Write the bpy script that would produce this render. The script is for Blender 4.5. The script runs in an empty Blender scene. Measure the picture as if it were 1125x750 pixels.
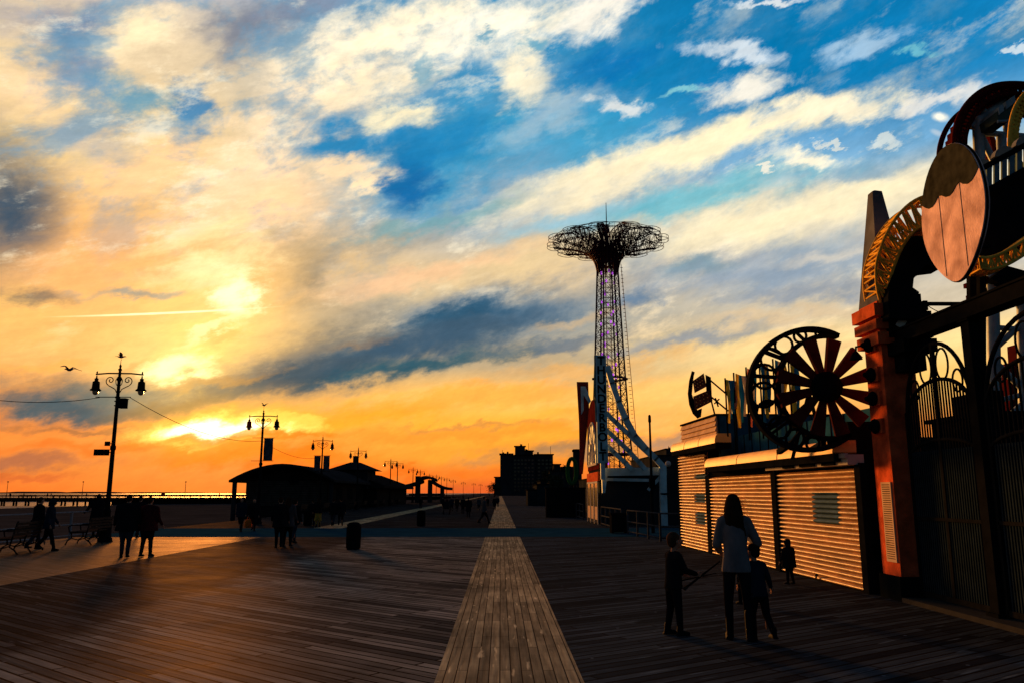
import bpy, bmesh, math, random
from mathutils import Vector, Matrix, noise as mnoise
R = math.radians
SC = bpy.context.scene
COL = SC.collection

# ------------------------------------------------------------------ camera
FPX = 883.0                      # focal length in photo pixels (1125 wide)
PITCH = math.atan((541 - 375) / FPX)
YAW = -math.atan(12.5 / FPX) * 1.0
EYE = 1.7
cam_d = bpy.data.cameras.new('camera')
cam = bpy.data.objects.new('camera', cam_d); COL.objects.link(cam)
cam.location = (0, 0, EYE)
cam.rotation_euler = (R(90) + PITCH, 0, YAW)
cam_d.sensor_width = 36; cam_d.lens = FPX / 1125 * 36
cam_d.clip_start = 0.1; cam_d.clip_end = 60000
SC.camera = cam
_cm = Matrix.Rotation(YAW, 3, 'Z') @ Matrix.Rotation(R(90) + PITCH, 3, 'X')

def ray(px, py):
    return _cm @ Vector(((px - 562.5) / FPX, -(py - 375) / FPX, -1.0))
def G(px, py, z=0.0):
    d = ray(px, py); t = (z - EYE) / d.z
    return Vector((d.x * t, d.y * t, z))
def P(px, py, Y):
    d = ray(px, py); t = Y / d.y
    return Vector((d.x * t, Y, EYE + d.z * t))
def azel(px, py):
    d = ray(px, py).normalized()
    return math.degrees(math.atan2(d.x, d.y)), math.degrees(math.asin(d.z))

# ------------------------------------------------------------------ sun, exposure
sx, sy = azel(226, 455)
SUN_AZ, SUN_EL = sx, sy
sun_d = bpy.data.lights.new('sun', 'SUN'); sun = bpy.data.objects.new('sun', sun_d); COL.objects.link(sun)
sun_d.energy = 4.4; sun_d.angle = R(7.0); sun_d.color = (1.0, 0.37, 0.07)
_sd = Vector((math.sin(R(SUN_AZ)) * math.cos(R(SUN_EL)), math.cos(R(SUN_AZ)) * math.cos(R(SUN_EL)), math.sin(R(SUN_EL))))
sun.rotation_euler = _sd.to_track_quat('Z', 'Y').to_euler()
vs = SC.view_settings
vs.view_transform = 'Standard'; vs.look = 'None'; vs.exposure = 0.69; vs.gamma = 1.0; vs.use_curve_mapping = False
SC.render.engine = 'CYCLES'

# ------------------------------------------------------------------ world: Nishita sky under layers of sunset cloud
def lin(c):
    r = []
    for v in c[:3]:
        v = v / 255.0
        r.append(v / 12.92 if v <= 0.04045 else ((v + 0.055) / 1.055) ** 2.4)
    return tuple(r)
world = bpy.data.worlds.new('World'); SC.world = world; world.use_nodes = True
NT = world.node_tree; NT.nodes.clear()
def N(t, **k):
    n = NT.nodes.new(t)
    for a, b in k.items(): setattr(n, a, b)
    return n
def L(a, b): NT.links.new(a, b)
def M(op, a, b=None, c=None, clamp=False):
    n = N('ShaderNodeMath', operation=op, use_clamp=clamp)
    for i, v in enumerate((a, b, c)):
        if v is None: continue
        if isinstance(v, (int, float)): n.inputs[i].default_value = v
        else: L(v, n.inputs[i])
    return n.outputs[0]
def VM(op, a, b=None, scale=None, out=0):
    n = N('ShaderNodeVectorMath', operation=op)
    for i, v in enumerate((a, b)):
        if v is None: continue
        if isinstance(v, (tuple, Vector)): n.inputs[i].default_value = v
        else: L(v, n.inputs[i])
    if scale is not None:
        if isinstance(scale, (int, float)): n.inputs['Scale'].default_value = scale
        else: L(scale, n.inputs['Scale'])
    return n.outputs[out]
def MIX(f, a, b):
    n = N('ShaderNodeMix', data_type='RGBA', blend_type='MIX')
    for i, v in ((0, f), (6, a), (7, b)):
        if isinstance(v, (int, float)): n.inputs[i].default_value = v
        elif isinstance(v, tuple): n.inputs[i].default_value = (*v[:3], 1)
        else: L(v, n.inputs[i])
    return n.outputs[2]
def SS(v, lo, hi):
    n = N('ShaderNodeMapRange', interpolation_type='SMOOTHSTEP')
    L(v, n.inputs[0]); n.inputs[1].default_value = lo; n.inputs[2].default_value = hi
    return n.outputs[0]

tc = N('ShaderNodeTexCoord'); D = tc.outputs['Generated']
sep = N('ShaderNodeSeparateXYZ'); L(D, sep.inputs[0])
AZ = M('MULTIPLY', M('ARCTAN2', sep.outputs[0], sep.outputs[1]), 57.2958)
EL = M('MULTIPLY', M('ARCSINE', sep.outputs[2]), 57.2958)
cmb = N('ShaderNodeCombineXYZ'); L(AZ, cmb.inputs[0]); L(EL, cmb.inputs[1]); cmb.inputs[2].default_value = 1.0
V0 = cmb.outputs[0]
def tilted(ang, sx_, sy_):
    c, s = math.cos(R(ang)), math.sin(R(ang))
    u = VM('DOT_PRODUCT', V0, (c * sx_, s * sx_, 0), out=1)
    w = VM('DOT_PRODUCT', V0, (-s * sy_, c * sy_, 0), out=1)
    cc = N('ShaderNodeCombineXYZ'); L(u, cc.inputs[0]); L(w, cc.inputs[1])
    return cc.outputs[0]
def NO(vec, scale, detail, rough, color=False, dist=0.0):
    n = N('ShaderNodeTexNoise', noise_dimensions='2D')
    L(vec, n.inputs['Vector']); n.inputs['Scale'].default_value = scale
    n.inputs['Detail'].default_value = detail; n.inputs['Roughness'].default_value = rough
    n.inputs['Distortion'].default_value = dist
    return n.outputs['Color' if color else 'Fac']
band = tilted(17, 0.45, 1.0)
w1 = VM('SUBTRACT', NO(band, 0.16, 2, 0.5, True), (0.5, 0.5, 0.5))
w2 = VM('SUBTRACT', NO(band, 0.75, 6, 0.62, True), (0.5, 0.5, 0.5))
w3 = VM('ADD', VM('MULTIPLY', w1, (5.5, 2.8, 0)), VM('MULTIPLY', w2, (4.2, 2.1, 0)))
V1 = VM('ADD', V0, w3)                                   # ragged cloud edges
V2 = VM('ADD', V0, VM('MULTIPLY', w1, (5, 2.4, 0)))      # soft veils
RAG = NO(tilted(22, 0.55, 1.0), 0.55, 9, 0.66, dist=0.3)
RAG2 = NO(tilted(10, 0.3, 1.0), 1.3, 8, 0.6)

sky = N('ShaderNodeTexSky', sky_type='NISHITA')
sky.sun_disc = False; sky.sun_elevation = R(max(SUN_EL, 4)); sky.sun_rotation = R(SUN_AZ)
sky.altitude = 0; sky.air_density = 1.2; sky.dust_density = 0.6; sky.ozone_density = 3.0
NISH = VM('MULTIPLY', sky.outputs[0], (0.05, 0.10, 0.12))   # x 0.1 strength, cool white balance

def ramp(stops):
    n = N('ShaderNodeValToRGB'); n.color_ramp.interpolation = 'EASE'
    e = n.color_ramp.elements
    pts = sorted(((azel(562, y)[1], c) for y, c in stops))
    lo, hi = -1.0, 45.0
    for i, (el, c) in enumerate(pts):
        p = (el - lo) / (hi - lo)
        q = e[i] if i < 2 else e.new(p)
        q.position = p; q.color = (*lin(c), 1)
    mr = N('ShaderNodeMapRange'); L(EL, mr.inputs[0]); mr.inputs[1].default_value = lo; mr.inputs[2].default_value = hi
    # a little of the soft warp so that bands are not ruled lines
    v = M('ADD', mr.outputs[0], M('MULTIPLY', NS_Y, 0.03)); L(v, n.inputs[0])
    return n.outputs[0]
_sp = N('ShaderNodeSeparateXYZ'); L(w1, _sp.inputs[0]); NS_Y = _sp.outputs[1]
RL = ramp([(541, (224, 108, 44)), (515, (226, 124, 52)), (480, (236, 136, 52)), (440, (220, 150, 80)), (380, (240, 190, 105)),
           (300, (228, 180, 110)), (200, (236, 205, 150)), (100, (222, 200, 165)), (0, (180, 180, 185)), (-200, (60, 90, 125))])
RM = ramp([(541, (214, 92, 44)), (520, (232, 124, 40)), (500, (242, 156, 48)), (470, (250, 176, 54)), (435, (246, 190, 100)),
           (400, (190, 165, 130)), (350, (160, 158, 150)), (300, (216, 190, 150)), (230, (165, 175, 180)), (120, (86, 152, 188)), (0, (48, 142, 182)), (-200, (20, 70, 120))])
RR = ramp([(541, (225, 140, 80)), (480, (240, 150, 70)), (430, (246, 196, 112)), (390, (242, 212, 150)), (350, (205, 190, 165)), (300, (190, 188, 182)),
           (240, (222, 210, 182)), (190, (130, 175, 205)), (120, (36, 140, 190)), (0, (2, 122, 170)), (-200, (8, 50, 100))])
def azpx(px): return azel(px, 450)[0]
c0 = MIX(SS(AZ, azpx(150), azpx(520)), RL, RM)
c0 = MIX(SS(AZ, azpx(560), azpx(900)), c0, RR)
SKY = MIX(0.92, NISH, c0)

def blob(cx, cy, rx, ry, ang, col, op=0.8, rag=0.3, soft=0.9, warp=1, gain=1.0):
    """one cloud or clear patch: an ellipse in azimuth/elevation whose edge is broken by noise"""
    global SKY
    r_, g_, b_ = col
    if b_ > r_ + 55: col = (r_, min(255, g_ * 1.09), b_ * .965)
    elif r_ >= 232 and b_ < 182: col = (r_, g_ * (.96 if b_ < 165 else .98), min(255, b_ * 1.04))
    c, s = math.cos(R(ang)), math.sin(R(ang))
    o = azel(cx, cy); a = azel(cx + rx * c, cy - rx * s); b = azel(cx - ry * s, cy - ry * c)
    m = Matrix(((a[0] - o[0], b[0] - o[0]), (a[1] - o[1], b[1] - o[1]))).inverted()
    v = {0: V0, 1: V1, 2: V2}[warp]
    p = VM('DOT_PRODUCT', v, (m[0][0], m[0][1], -(m[0][0] * o[0] + m[0][1] * o[1])), out=1)
    q = VM('DOT_PRODUCT', v, (m[1][0], m[1][1], -(m[1][0] * o[0] + m[1][1] * o[1])), out=1)
    ln = M('SQRT', M('MULTIPLY_ADD', p, p, M('MULTIPLY', q, q)))
    t = M('MULTIPLY_ADD', ln, -1.0, 1.25)
    if rag: t = M('MULTIPLY_ADD', RAG if soft > .3 else RAG2, rag * 3.2, M('SUBTRACT', t, rag * 1.6))
    if soft > .45: soft = max(soft, .78)
    f = SS(t, 0.0, max(soft, .05) * 1.15 + .12)
    f = M('MULTIPLY', f, op)
    SKY = MIX(f, SKY, tuple(x * gain for x in lin(col)))
# ---- veils and bands (photo pixel positions are only a way of writing azimuth and elevation)
B = blob
# left, warm washes
B(110, 290, 170, 120, 0, (240, 190, 118), .7, .2, 1.0, 2)
B(60, 385, 110, 45, 5, (244, 196, 112), .8, .3)
B(40, 110, 60, 40, 0, (240, 214, 165), .8, .3)
B(150, 40, 76, 38, 10, (246, 226, 188), .9, .4)
B(150, 175, 75, 42, 20, (244, 212, 150), .85, .3)
B(270, 215, 110, 80, 40, (244, 216, 158), .85, .3)
# top left grey blue
B(35, 15, 80, 36, 0, (160, 158, 165), .7, .3)
B(80, 40, 46, 60, -15, (112, 134, 162), .85, .35)
B(100, 95, 26, 36, -25, (118, 146, 172), .75, .4)
B(155, 112, 52, 22, -12, (92, 138, 180), .85, .45)
B(212, 118, 24, 30, 20, (56, 120, 180), .9, .5, .6)
B(95, 150, 50, 28, 20, (176, 172, 170), .6, .3)
B(0, 228, 66, 112, 3, (64, 90, 110), .97, .22, 1, 2)
B(38, 334, 44, 15, 0, (108, 108, 104), .85, .3)
B(285, 36, 66, 44, 30, (122, 130, 146), .85, .3)
B(338, 8, 50, 16, 20, (128, 136, 154), .7, .4)
B(28, 440, 60, 10, 0, (240, 165, 80), .5, .3)
# big cream sweep from the sun up to the top centre
B(345, 120, 190, 52, 42, (242, 222, 176), .9, .35)
B(430, 40, 130, 42, 28, (248, 234, 204), .95, .4)
B(420, 95, 90, 26, 20, (238, 222, 190), .8, .5)
B(540, 30, 120, 40, 18, (248, 238, 216), .95, .45)
B(320, 240, 70, 60, 35, (246, 218, 158), .8, .3)
# broken cover: blue grey gaps all through the upper sky
gap = SS(NO(tilted(24, 0.5, 1.0), 0.30, 8, 0.62, dist=0.15), 0.46, 0.68)
gap = M('MULTIPLY', M('MULTIPLY', gap, SS(EL, 10, 24)), 0.70)
SKY = MIX(gap, SKY, lin((108, 152, 178)))
hl = SS(NO(tilted(18, 0.4, 1.0), 0.42, 9, 0.66, dist=0.0), 0.52, 0.72)
SKY = MIX(M('MULTIPLY', M('MULTIPLY', hl, SS(EL, 5, 12)), 0.5), SKY, MIX(SS(EL, 4, 16), lin((255, 196, 92)), lin((250, 236, 206))))
# blue rents in the middle
B(480, 175, 135, 66, 35, (62, 136, 190), .9, .35)
B(385, 152, 66, 20, 6, (46, 124, 184), .95, .4, .6)
B(385, 178, 40, 14, 8, (240, 216, 166), .9, .5, .5)
B(400, 200, 32, 12, 35, (246, 224, 172), .9, .5, .5)
B(452, 128, 44, 15, 8, (240, 226, 190), .95, .45, .5)
B(440, 196, 38, 30, 50, (22, 98, 166), .9, .3, .7)
B(455, 165, 50, 34, 40, (40, 120, 182), .85, .35)
B(555, 130, 60, 24, 32, (70, 140, 190), .75, .35)
B(510, 150, 64, 24, 38, (40, 122, 184), .8, .4)
B(575, 88, 36, 44, 25, (238, 226, 198), .95, .45, .6)
B(520, 42, 18, 7, 10, (90, 140, 185), .8, .5, .5)
B(462, 78, 12, 18, 30, (90, 140, 185), .7, .5, .5)
B(575, 54, 20, 8, -20, (90, 145, 190), .8, .5, .5)
# right hand blue
B(690, 90, 120, 70, 20, (20, 118, 180), .9, .25, 1.0, 2)
B(880, 60, 300, 110, 5, (6, 112, 174), .9, .2, 1.0, 2)
B(640, 150, 130, 40, 15, (70, 146, 198), .7, .3)
B(655, 15, 60, 28, 35, (238, 230, 214), .9, .45, .5)
B(610, 130, 80, 22, 22, (180, 192, 196), .6, .4)
B(670, 70, 60, 20, 20, (20, 108, 180), .6, .4)
B(800, 58, 70, 13, -4, (205, 212, 216), .9, .5, .5)
B(822, 98, 66, 19, 12, (228, 222, 208), .95, .5, .5)
B(680, 118, 34, 9, 0, (214, 214, 210), .85, .5, .5)
B(745, 102, 26, 5, 10, (150, 185, 210), .7, .5, .5)
B(968, 48, 48, 15, 24, (176, 198, 214), .75, .6, .6)
B(850, 2, 60, 5, 2, (215, 218, 218), .9, .4, .5)
B(1018, 56, 16, 6, 10, (130, 175, 205), .7, .5, .5)
B(1100, 55, 14, 7, 0, (205, 212, 214), .8, .4, .4)
B(1015, 108, 40, 10, 14, (222, 216, 206), .8, .5, .5)
B(1062, 100, 34, 16, 12, (215, 212, 205), .8, .5, .5)
B(1033, 129, 11, 6, -10, (246, 238, 218), 1, .35, .6, 0)
B(1029, 146, 9, 4, -20, (190, 200, 208), .7, .4, .6, 0)
# the long bands rising to the right
B(600, 225, 120, 40, 14, (192, 192, 184), .8, .3)
B(770, 160, 250, 21, 17, (240, 226, 192), .98, .28, .8)
B(640, 205, 140, 27, 15, (234, 220, 188), .9, .3, .9)
B(900, 122, 90, 16, 10, (238, 226, 198), .9, .4, .6)
B(740, 222, 210, 20, 15, (112, 166, 200), .85, .25)
B(880, 178, 38, 9, 6, (240, 230, 206), .95, .5, .8)
B(838, 191, 18, 3, 2, (225, 220, 205), .9, .3, .4)
B(960, 150, 26, 5, 12, (205, 210, 205), .8, .5, .4)
B(905, 158, 18, 3, 8, (210, 212, 205), .8, .5, .4)
B(620, 240, 90, 14, 14, (156, 188, 200), .7, .35)
B(860, 240, 240, 30, 12, (236, 222, 188), .95, .25, .9)
B(960, 205, 90, 16, 8, (238, 224, 190), .8, .3)
B(560, 290, 150, 26, 14, (218, 194, 152), .85, .3)
B(420, 262, 90, 20, 14, (172, 160, 140), .75, .35)
B(480, 238, 110, 13, 18, (120, 150, 176), .75, .4)
B(345, 308, 54, 26, 35, (150, 138, 118), .8, .3)
B(470, 300, 120, 16, 14, (232, 200, 146), .8, .35)
B(775, 292, 46, 16, 5, (104, 132, 160), .9, .3)
B(860, 305, 150, 34, 8, (140, 156, 172), .85, .3)
B(720, 300, 120, 24, 8, (150, 160, 170), .6, .3)
B(705, 324, 44, 16, 8, (104, 132, 158), .85, .35)
B(640, 310, 60, 14, 12, (204, 186, 156), .8, .3)
B(930, 288, 90, 10, 6, (206, 198, 184), .7, .3)
B(880, 330, 140, 12, 6, (140, 150, 162), .75, .3)
B(850, 355, 150, 9, 5, (206, 184, 152), .8, .3)
B(760, 374, 130, 10, 7, (138, 146, 156), .8, .3)
B(900, 378, 90, 12, 3, (226, 190, 140), .8, .3)
# dark slate bank in the middle
B(530, 350, 180, 34, 14, (92, 120, 142), .9, .25)
B(506, 347, 62, 13, 12, (32, 84, 126), .95, .22)
B(400, 392, 190, 36, 14, (84, 104, 114), .95, .25)
B(330, 415, 120, 14, 8, (72, 92, 104), .85, .3)
B(460, 402, 150, 11, 10, (52, 88, 114), .9, .22)
B(400, 372, 60, 8, 8, (170, 134, 92), .6, .4)
B(600, 378, 90, 9, 10, (108, 122, 136), .7, .3)
B(620, 350, 80, 8, 14, (200, 176, 142), .7, .35)
B(640, 402, 140, 10, 7, (222, 174, 110), .8, .3)
B(350, 375, 120, 26, 20, (128, 124, 116), .7, .3)
B(470, 372, 150, 22, 14, (70, 96, 116), .75, .3)
B(300, 412, 110, 14, 10, (84, 96, 104), .8, .3)
B(330, 285, 70, 22, 35, (176, 158, 128), .55, .35)
# left slate bank over the lamp
B(130, 432, 190, 26, 6, (98, 112, 112), .95, .25)
B(60, 448, 120, 12, -2, (84, 102, 108), .85, .3)
B(190, 440, 80, 12, 8, (120, 106, 84), .8, .3)
B(100, 470, 120, 6, 0, (150, 112, 80), .6, .5)
B(35, 405, 70, 8, 12, (242, 186, 96), .8, .4)
# gold and orange low down
B(420, 452, 190, 20, 8, (252, 176, 52), .9, .25)
B(560, 432, 160, 14, 7, (246, 182, 84), .85, .3)
B(500, 478, 180, 12, 3, (240, 158, 58), .8, .3)
B(650, 448, 90, 12, 2, (250, 178, 62), .85, .3)
B(620, 498, 120, 13, 4, (166, 132, 98), .85, .3)
B(700, 455, 90, 20, 0, (246, 190, 104), .85, .3)
B(520, 468, 100, 4, 3, (196, 140, 80), .6, .4)
B(730, 478, 60, 10, 4, (160, 140, 124), .7, .3)
B(790, 432, 130, 22, 2, (248, 200, 116), .85, .3)
B(300, 505, 150, 16, 0, (250, 140, 28), .85, .25)
B(130, 492, 170, 10, 0, (238, 134, 48), .8, .3)
B(400, 520, 140, 9, 0, (242, 122, 26), .7, .3)
B(40, 510, 90, 12, 0, (168, 112, 84), .75, .3)
B(40, 528, 70, 6, 0, (200, 108, 60), .6, .3)
B(740, 510, 60, 22, 0, (176, 136, 108), .8, .2)
# light round the sun
B(225, 340, 130, 80, 20, (255, 214, 124), .85, .25, 1.0, 2)
B(60, 300, 60, 40, 10, (238, 190, 116), .7, .3)
B(245, 300, 80, 22, 15, (255, 236, 170), .75, .35)
B(225, 262, 80, 18, 15, (254, 228, 156), .7, .35)
B(140, 332, 70, 7, 0, (158, 158, 148), .75, .35)
B(140, 400, 60, 8, 28, (196, 140, 74), .5, .4)
B(258, 328, 34, 26, 60, (255, 246, 196), .95, .3, .8, 1, 1.1)
B(205, 384, 62, 44, 15, (255, 218, 110), .85, .3, .9)
B(196, 398, 46, 17, 4, (255, 246, 186), 1, .25, .7, 1, 1.3)
B(215, 362, 50, 9, 20, (255, 240, 170), .9, .4, .5)
B(232, 372, 28, 7, 6, (236, 178, 90), .7, .4, .6)
B(238, 414, 70, 7, 6, (196, 150, 88), .75, .4)
B(248, 470, 96, 26, 4, (255, 192, 50), .95, .3)
B(244, 472, 84, 20, 4, (255, 238, 128), 1, .3, .7, 1, 1.5)
B(242, 474, 52, 14, 0, (255, 252, 214), 1, .2, .8, 1, 2.2)
B(236, 462, 120, 44, 6, (255, 206, 84), .40, 0, 1.0, 0, 1.25)
B(205, 385, 110, 60, 20, (255, 230, 140), .38, 0, 1.0, 0, 1.2)
B(310, 464, 30, 8, 6, (255, 214, 90), .8, .5, .6)
B(184, 344, 112, 1.5, 3.2, (255, 240, 190), .95, .06, .8, 0, 1.1)
B(270, 486, 110, 6, 2, (238, 140, 30), .7, .5, .6)

# fine streaks everywhere, then darkness behind the viewer, overhead and below
fine = SS(NO(tilted(14, 0.25, 1.0), 1.1, 9, 0.68), 0.25, 0.75)
fine2 = NO(tilted(40, 0.5, 1.0), 2.2, 8, 0.7)
lum = M('ADD', M('MULTIPLY_ADD', fine, 0.12, 0.99), M('MULTIPLY_ADD', fine2, 0.16, -0.08))
SKY = VM('SCALE', SKY, scale=lum)
_s = N('ShaderNodeSeparateXYZ'); L(SKY, _s.inputs[0]); _c = N('ShaderNodeCombineXYZ')
for i in range(3): L(M('POWER', M('MULTIPLY', M('MAXIMUM', _s.outputs[i], 0.0), 1.23), 1.22), _c.inputs[i])
SKY = _c.outputs[0]
back = M('MULTIPLY', SS(M('ABSOLUTE', M('ADD', AZ, 4)), 42, 100), 1.0)
up = SS(EL, 33, 62)
dim = M('MAXIMUM', back, up)
far_sky = VM('ADD', VM('SCALE', NISH, scale=0.35), (0.004, 0.009, 0.018))
SKY = MIX(M('MULTIPLY', dim, 0.97), SKY, far_sky)
SKY = MIX(SS(EL, 0.0, -3.0), SKY, (0.02, 0.02, 0.022))
bg = N('ShaderNodeBackground'); L(SKY, bg.inputs[0]); bg.inputs[1].default_value = 0.62
wo = N('ShaderNodeOutputWorld'); L(bg.outputs[0], wo.inputs[0])
world.cycles.sampling_method = 'MANUAL'; world.cycles.sample_map_resolution = 512

# ================================================================== helpers
def mat(name, rgb, rough=0.7, metal=0.0, var=0.12, scale=3.0, bump=0.0, bscale=20.0, spec=0.0, emit=None, estr=0.0, stretch=(1, 1, 1)):
    m = bpy.data.materials.new(name); m.use_nodes = True
    t = m.node_tree; b = t.nodes['Principled BSDF']
    b.inputs['Roughness'].default_value = rough; b.inputs['Metallic'].default_value = metal
    b.inputs['Specular IOR Level'].default_value = spec
    tcn = t.nodes.new('ShaderNodeTexCoord'); mp = t.nodes.new('ShaderNodeMapping')
    mp.inputs['Scale'].default_value = stretch
    t.links.new(tcn.outputs['Object'], mp.inputs[0])
    nz = t.nodes.new('ShaderNodeTexNoise'); nz.inputs['Scale'].default_value = scale; nz.inputs['Detail'].default_value = 5
    t.links.new(mp.outputs[0], nz.inputs['Vector'])
    r = t.nodes.new('ShaderNodeValToRGB')
    r.color_ramp.elements[0].position = .3; r.color_ramp.elements[1].position = .7
    r.color_ramp.elements[0].color = (*[max(0, c * (1 - var * 1.6)) for c in rgb], 1)
    r.color_ramp.elements[1].color = (*[min(1, c * (1 + var)) for c in rgb], 1)
    t.links.new(nz.outputs[0], r.inputs[0]); t.links.new(r.outputs[0], b.inputs['Base Color'])
    if bump:
        n2 = t.nodes.new('ShaderNodeTexNoise'); n2.inputs['Scale'].default_value = bscale; n2.inputs['Detail'].default_value = 4
        t.links.new(mp.outputs[0], n2.inputs['Vector'])
        bp = t.nodes.new('ShaderNodeBump'); bp.inputs['Strength'].default_value = bump; bp.inputs['Distance'].default_value = .02
        t.links.new(n2.outputs[0], bp.inputs['Height']); t.links.new(bp.outputs[0], b.inputs['Normal'])
    if emit:
        b.inputs['Emission Color'].default_value = (*emit, 1); b.inputs['Emission Strength'].default_value = estr
    return m

class MB:
    def __init__(s): s.v = []; s.f = []; s.smooth = []
    def add(s, vs, fs, sm=False):
        o = len(s.v); s.v += [tuple(v) for v in vs]
        s.f += [tuple(i + o for i in f) for f in fs]; s.smooth += [sm] * len(fs)
        return s
    def box(s, a, b, rot=None, org=None):
        x0, y0, z0 = a; x1, y1, z1 = b
        vs = [Vector(p) for p in ((x0, y0, z0), (x1, y0, z0), (x1, y1, z0), (x0, y1, z0), (x0, y0, z1), (x1, y0, z1), (x1, y1, z1), (x0, y1, z1))]
        if rot is not None:
            o = Vector(org) if org is not None else Vector((0, 0, 0))
            vs = [rot @ (v - o) + o for v in vs]
        return s.add(vs, [(0, 3, 2, 1), (4, 5, 6, 7), (0, 1, 5, 4), (1, 2, 6, 5), (2, 3, 7, 6), (3, 0, 4, 7)])
    def cbox(s, c, size, rot=None):
        c = Vector(c); h = Vector(size) * .5
        vs = [Vector((sx * h.x, sy * h.y, sz * h.z)) for sz in (-1, 1) for sx, sy in ((-1, -1), (1, -1), (1, 1), (-1, 1))]
        if rot is not None: vs = [rot @ v for v in vs]
        return s.add([v + c for v in vs], [(0, 3, 2, 1), (4, 5, 6, 7), (0, 1, 5, 4), (1, 2, 6, 5), (2, 3, 7, 6), (3, 0, 4, 7)])
    def tube(s, pts, r, n=8, close=False, cap=True, sm=True):
        pts = [Vector(p) for p in pts]; m = len(pts)
        rs = r if isinstance(r, (list, tuple)) else [r] * m
        vs, fs = [], []; up = None
        for i, p in enumerate(pts):
            if close: d = pts[(i + 1) % m] - pts[i - 1]
            else: d = pts[min(i + 1, m - 1)] - pts[max(i - 1, 0)]
            d = d.normalized() if d.length > 1e-9 else Vector((0, 0, 1))
            if up is None:
                up = Vector((0, 0, 1)) if abs(d.z) < .9 else Vector((1, 0, 0))
            a = d.cross(up)
            if a.length < 1e-4: a = d.orthogonal()
            a.normalize(); b = a.cross(d).normalized(); up = b
            for k in range(n):
                t = 2 * math.pi * (k + .5) / n
                vs.append(p + (a * math.cos(t) + b * math.sin(t)) * rs[i])
        for i in range(m if close else m - 1):
            j = (i + 1) % m
            for k in range(n):
                k2 = (k + 1) % n
                fs.append((i * n + k, j * n + k, j * n + k2, i * n + k2))
        s.add(vs, fs, sm)
        if cap and not close:
            s.add(vs[:n], [tuple(range(n))]); s.add(vs[-n:], [tuple(range(n - 1, -1, -1))])
        return s
    def bar(s, a, b, w, h=None, up=(0, 0, 1)):
        """square bar from a to b"""
        a, b = Vector(a), Vector(b); h = h or w
        d = (b - a); 
        if d.length < 1e-6: return s
        d.normalize(); u = Vector(up)
        if abs(d.dot(u)) > .98: u = Vector((1, 0, 0)) if abs(d.x) < .9 else Vector((0, 1, 0))
        x = d.cross(u).normalized() * w * .5; y = x.cross(d).normalized() * h * .5
        vs = [p + e for p in (a, b) for e in (-x - y, x - y, x + y, -x + y)]
        return s.add(vs, [(0, 1, 2, 3), (7, 6, 5, 4), (0, 4, 5, 1), (1, 5, 6, 2), (2, 6, 7, 3), (3, 7, 4, 0)])
    def lathe(s, prof, n=16, org=(0, 0, 0), sc=(1, 1, 1), sm=True):
        o = Vector(org); vs, fs = [], []
        for r, z in prof:
            for k in range(n):
                t = 2 * math.pi * k / n
                vs.append((o.x + r * math.cos(t) * sc[0], o.y + r * math.sin(t) * sc[1], o.z + z * sc[2]))
        for i in range(len(prof) - 1):
            for k in range(n):
                fs.append((i * n + k, i * n + (k + 1) % n, (i + 1) * n + (k + 1) % n, (i + 1) * n + k))
        s.add(vs, fs, sm); s.add(vs[:n], [tuple(range(n - 1, -1, -1))]); s.add(vs[-n:], [tuple(range(n))])
        return s
    def prism(s, pts, off):
        """polygon (3D points) extruded by vector off"""
        off = Vector(off); n = len(pts); a = [Vector(p) for p in pts]; b = [p + off for p in a]
        s.add(a + b, [tuple(range(n)), tuple(range(2 * n - 1, n - 1, -1))] + [(i, i + n, (i + 1) % n + n, (i + 1) % n) for i in range(n)])
        return s
    def sphere(s, c, r, n=10, m=7, rot=None):
        c = Vector(c); r = Vector(r) if isinstance(r, (tuple, Vector)) else Vector((r, r, r)); vs = []; fs = []
        for i in range(1, m):
            ph = math.pi * i / m
            for k in range(n):
                t = 2 * math.pi * k / n
                v = Vector((math.sin(ph) * math.cos(t) * r.x, math.sin(ph) * math.sin(t) * r.y, -math.cos(ph) * r.z))
                if rot is not None: v = rot @ v
                vs.append(c + v)
        e0 = Vector((0, 0, -r.z)); e1 = Vector((0, 0, r.z))
        if rot is not None: e0, e1 = rot @ e0, rot @ e1
        vs += [c + e0, c + e1]; B0 = len(vs) - 2
        for i in range(m - 2):
            for k in range(n): fs.append((i * n + k, i * n + (k + 1) % n, (i + 1) * n + (k + 1) % n, (i + 1) * n + k))
        for k in range(n):
            fs.append((B0, (k + 1) % n, k)); fs.append((B0 + 1, (m - 2) * n + k, (m - 2) * n + (k + 1) % n))
        return s.add(vs, fs, True)
    def loft(s, rings, n=12, caps=True):
        """rings: (centre, rx vector, ry vector)"""
        vs, fs = [], []
        for c, a, b in rings:
            c, a, b = Vector(c), Vector(a), Vector(b)
            for k in range(n):
                t = 2 * math.pi * k / n; vs.append(c + a * math.cos(t) + b * math.sin(t))
        for i in range(len(rings) - 1):
            for k in range(n): fs.append((i * n + k, i * n + (k + 1) % n, (i + 1) * n + (k + 1) % n, (i + 1) * n + k))
        if caps: fs += [tuple(range(n - 1, -1, -1)), tuple(range((len(rings) - 1) * n, len(rings) * n))]
        return s.add(vs, fs, True)
    def mesh(s, name, m):
        me = bpy.data.meshes.new(name); me.from_pydata(s.v, [], s.f); me.update()
        me.polygons.foreach_set('use_smooth', s.smooth)
        if m: me.materials.append(m)
        return me
    def build(s, name, m, parent=None, fix=True):
        me = s.mesh(name, m)
        if fix:
            bm = bmesh.new(); bm.from_mesh(me); bmesh.ops.recalc_face_normals(bm, faces=bm.faces); bm.to_mesh(me); bm.free()
        o = bpy.data.objects.new(name, me); COL.objects.link(o)
        if parent: o.parent = parent
        return o

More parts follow.
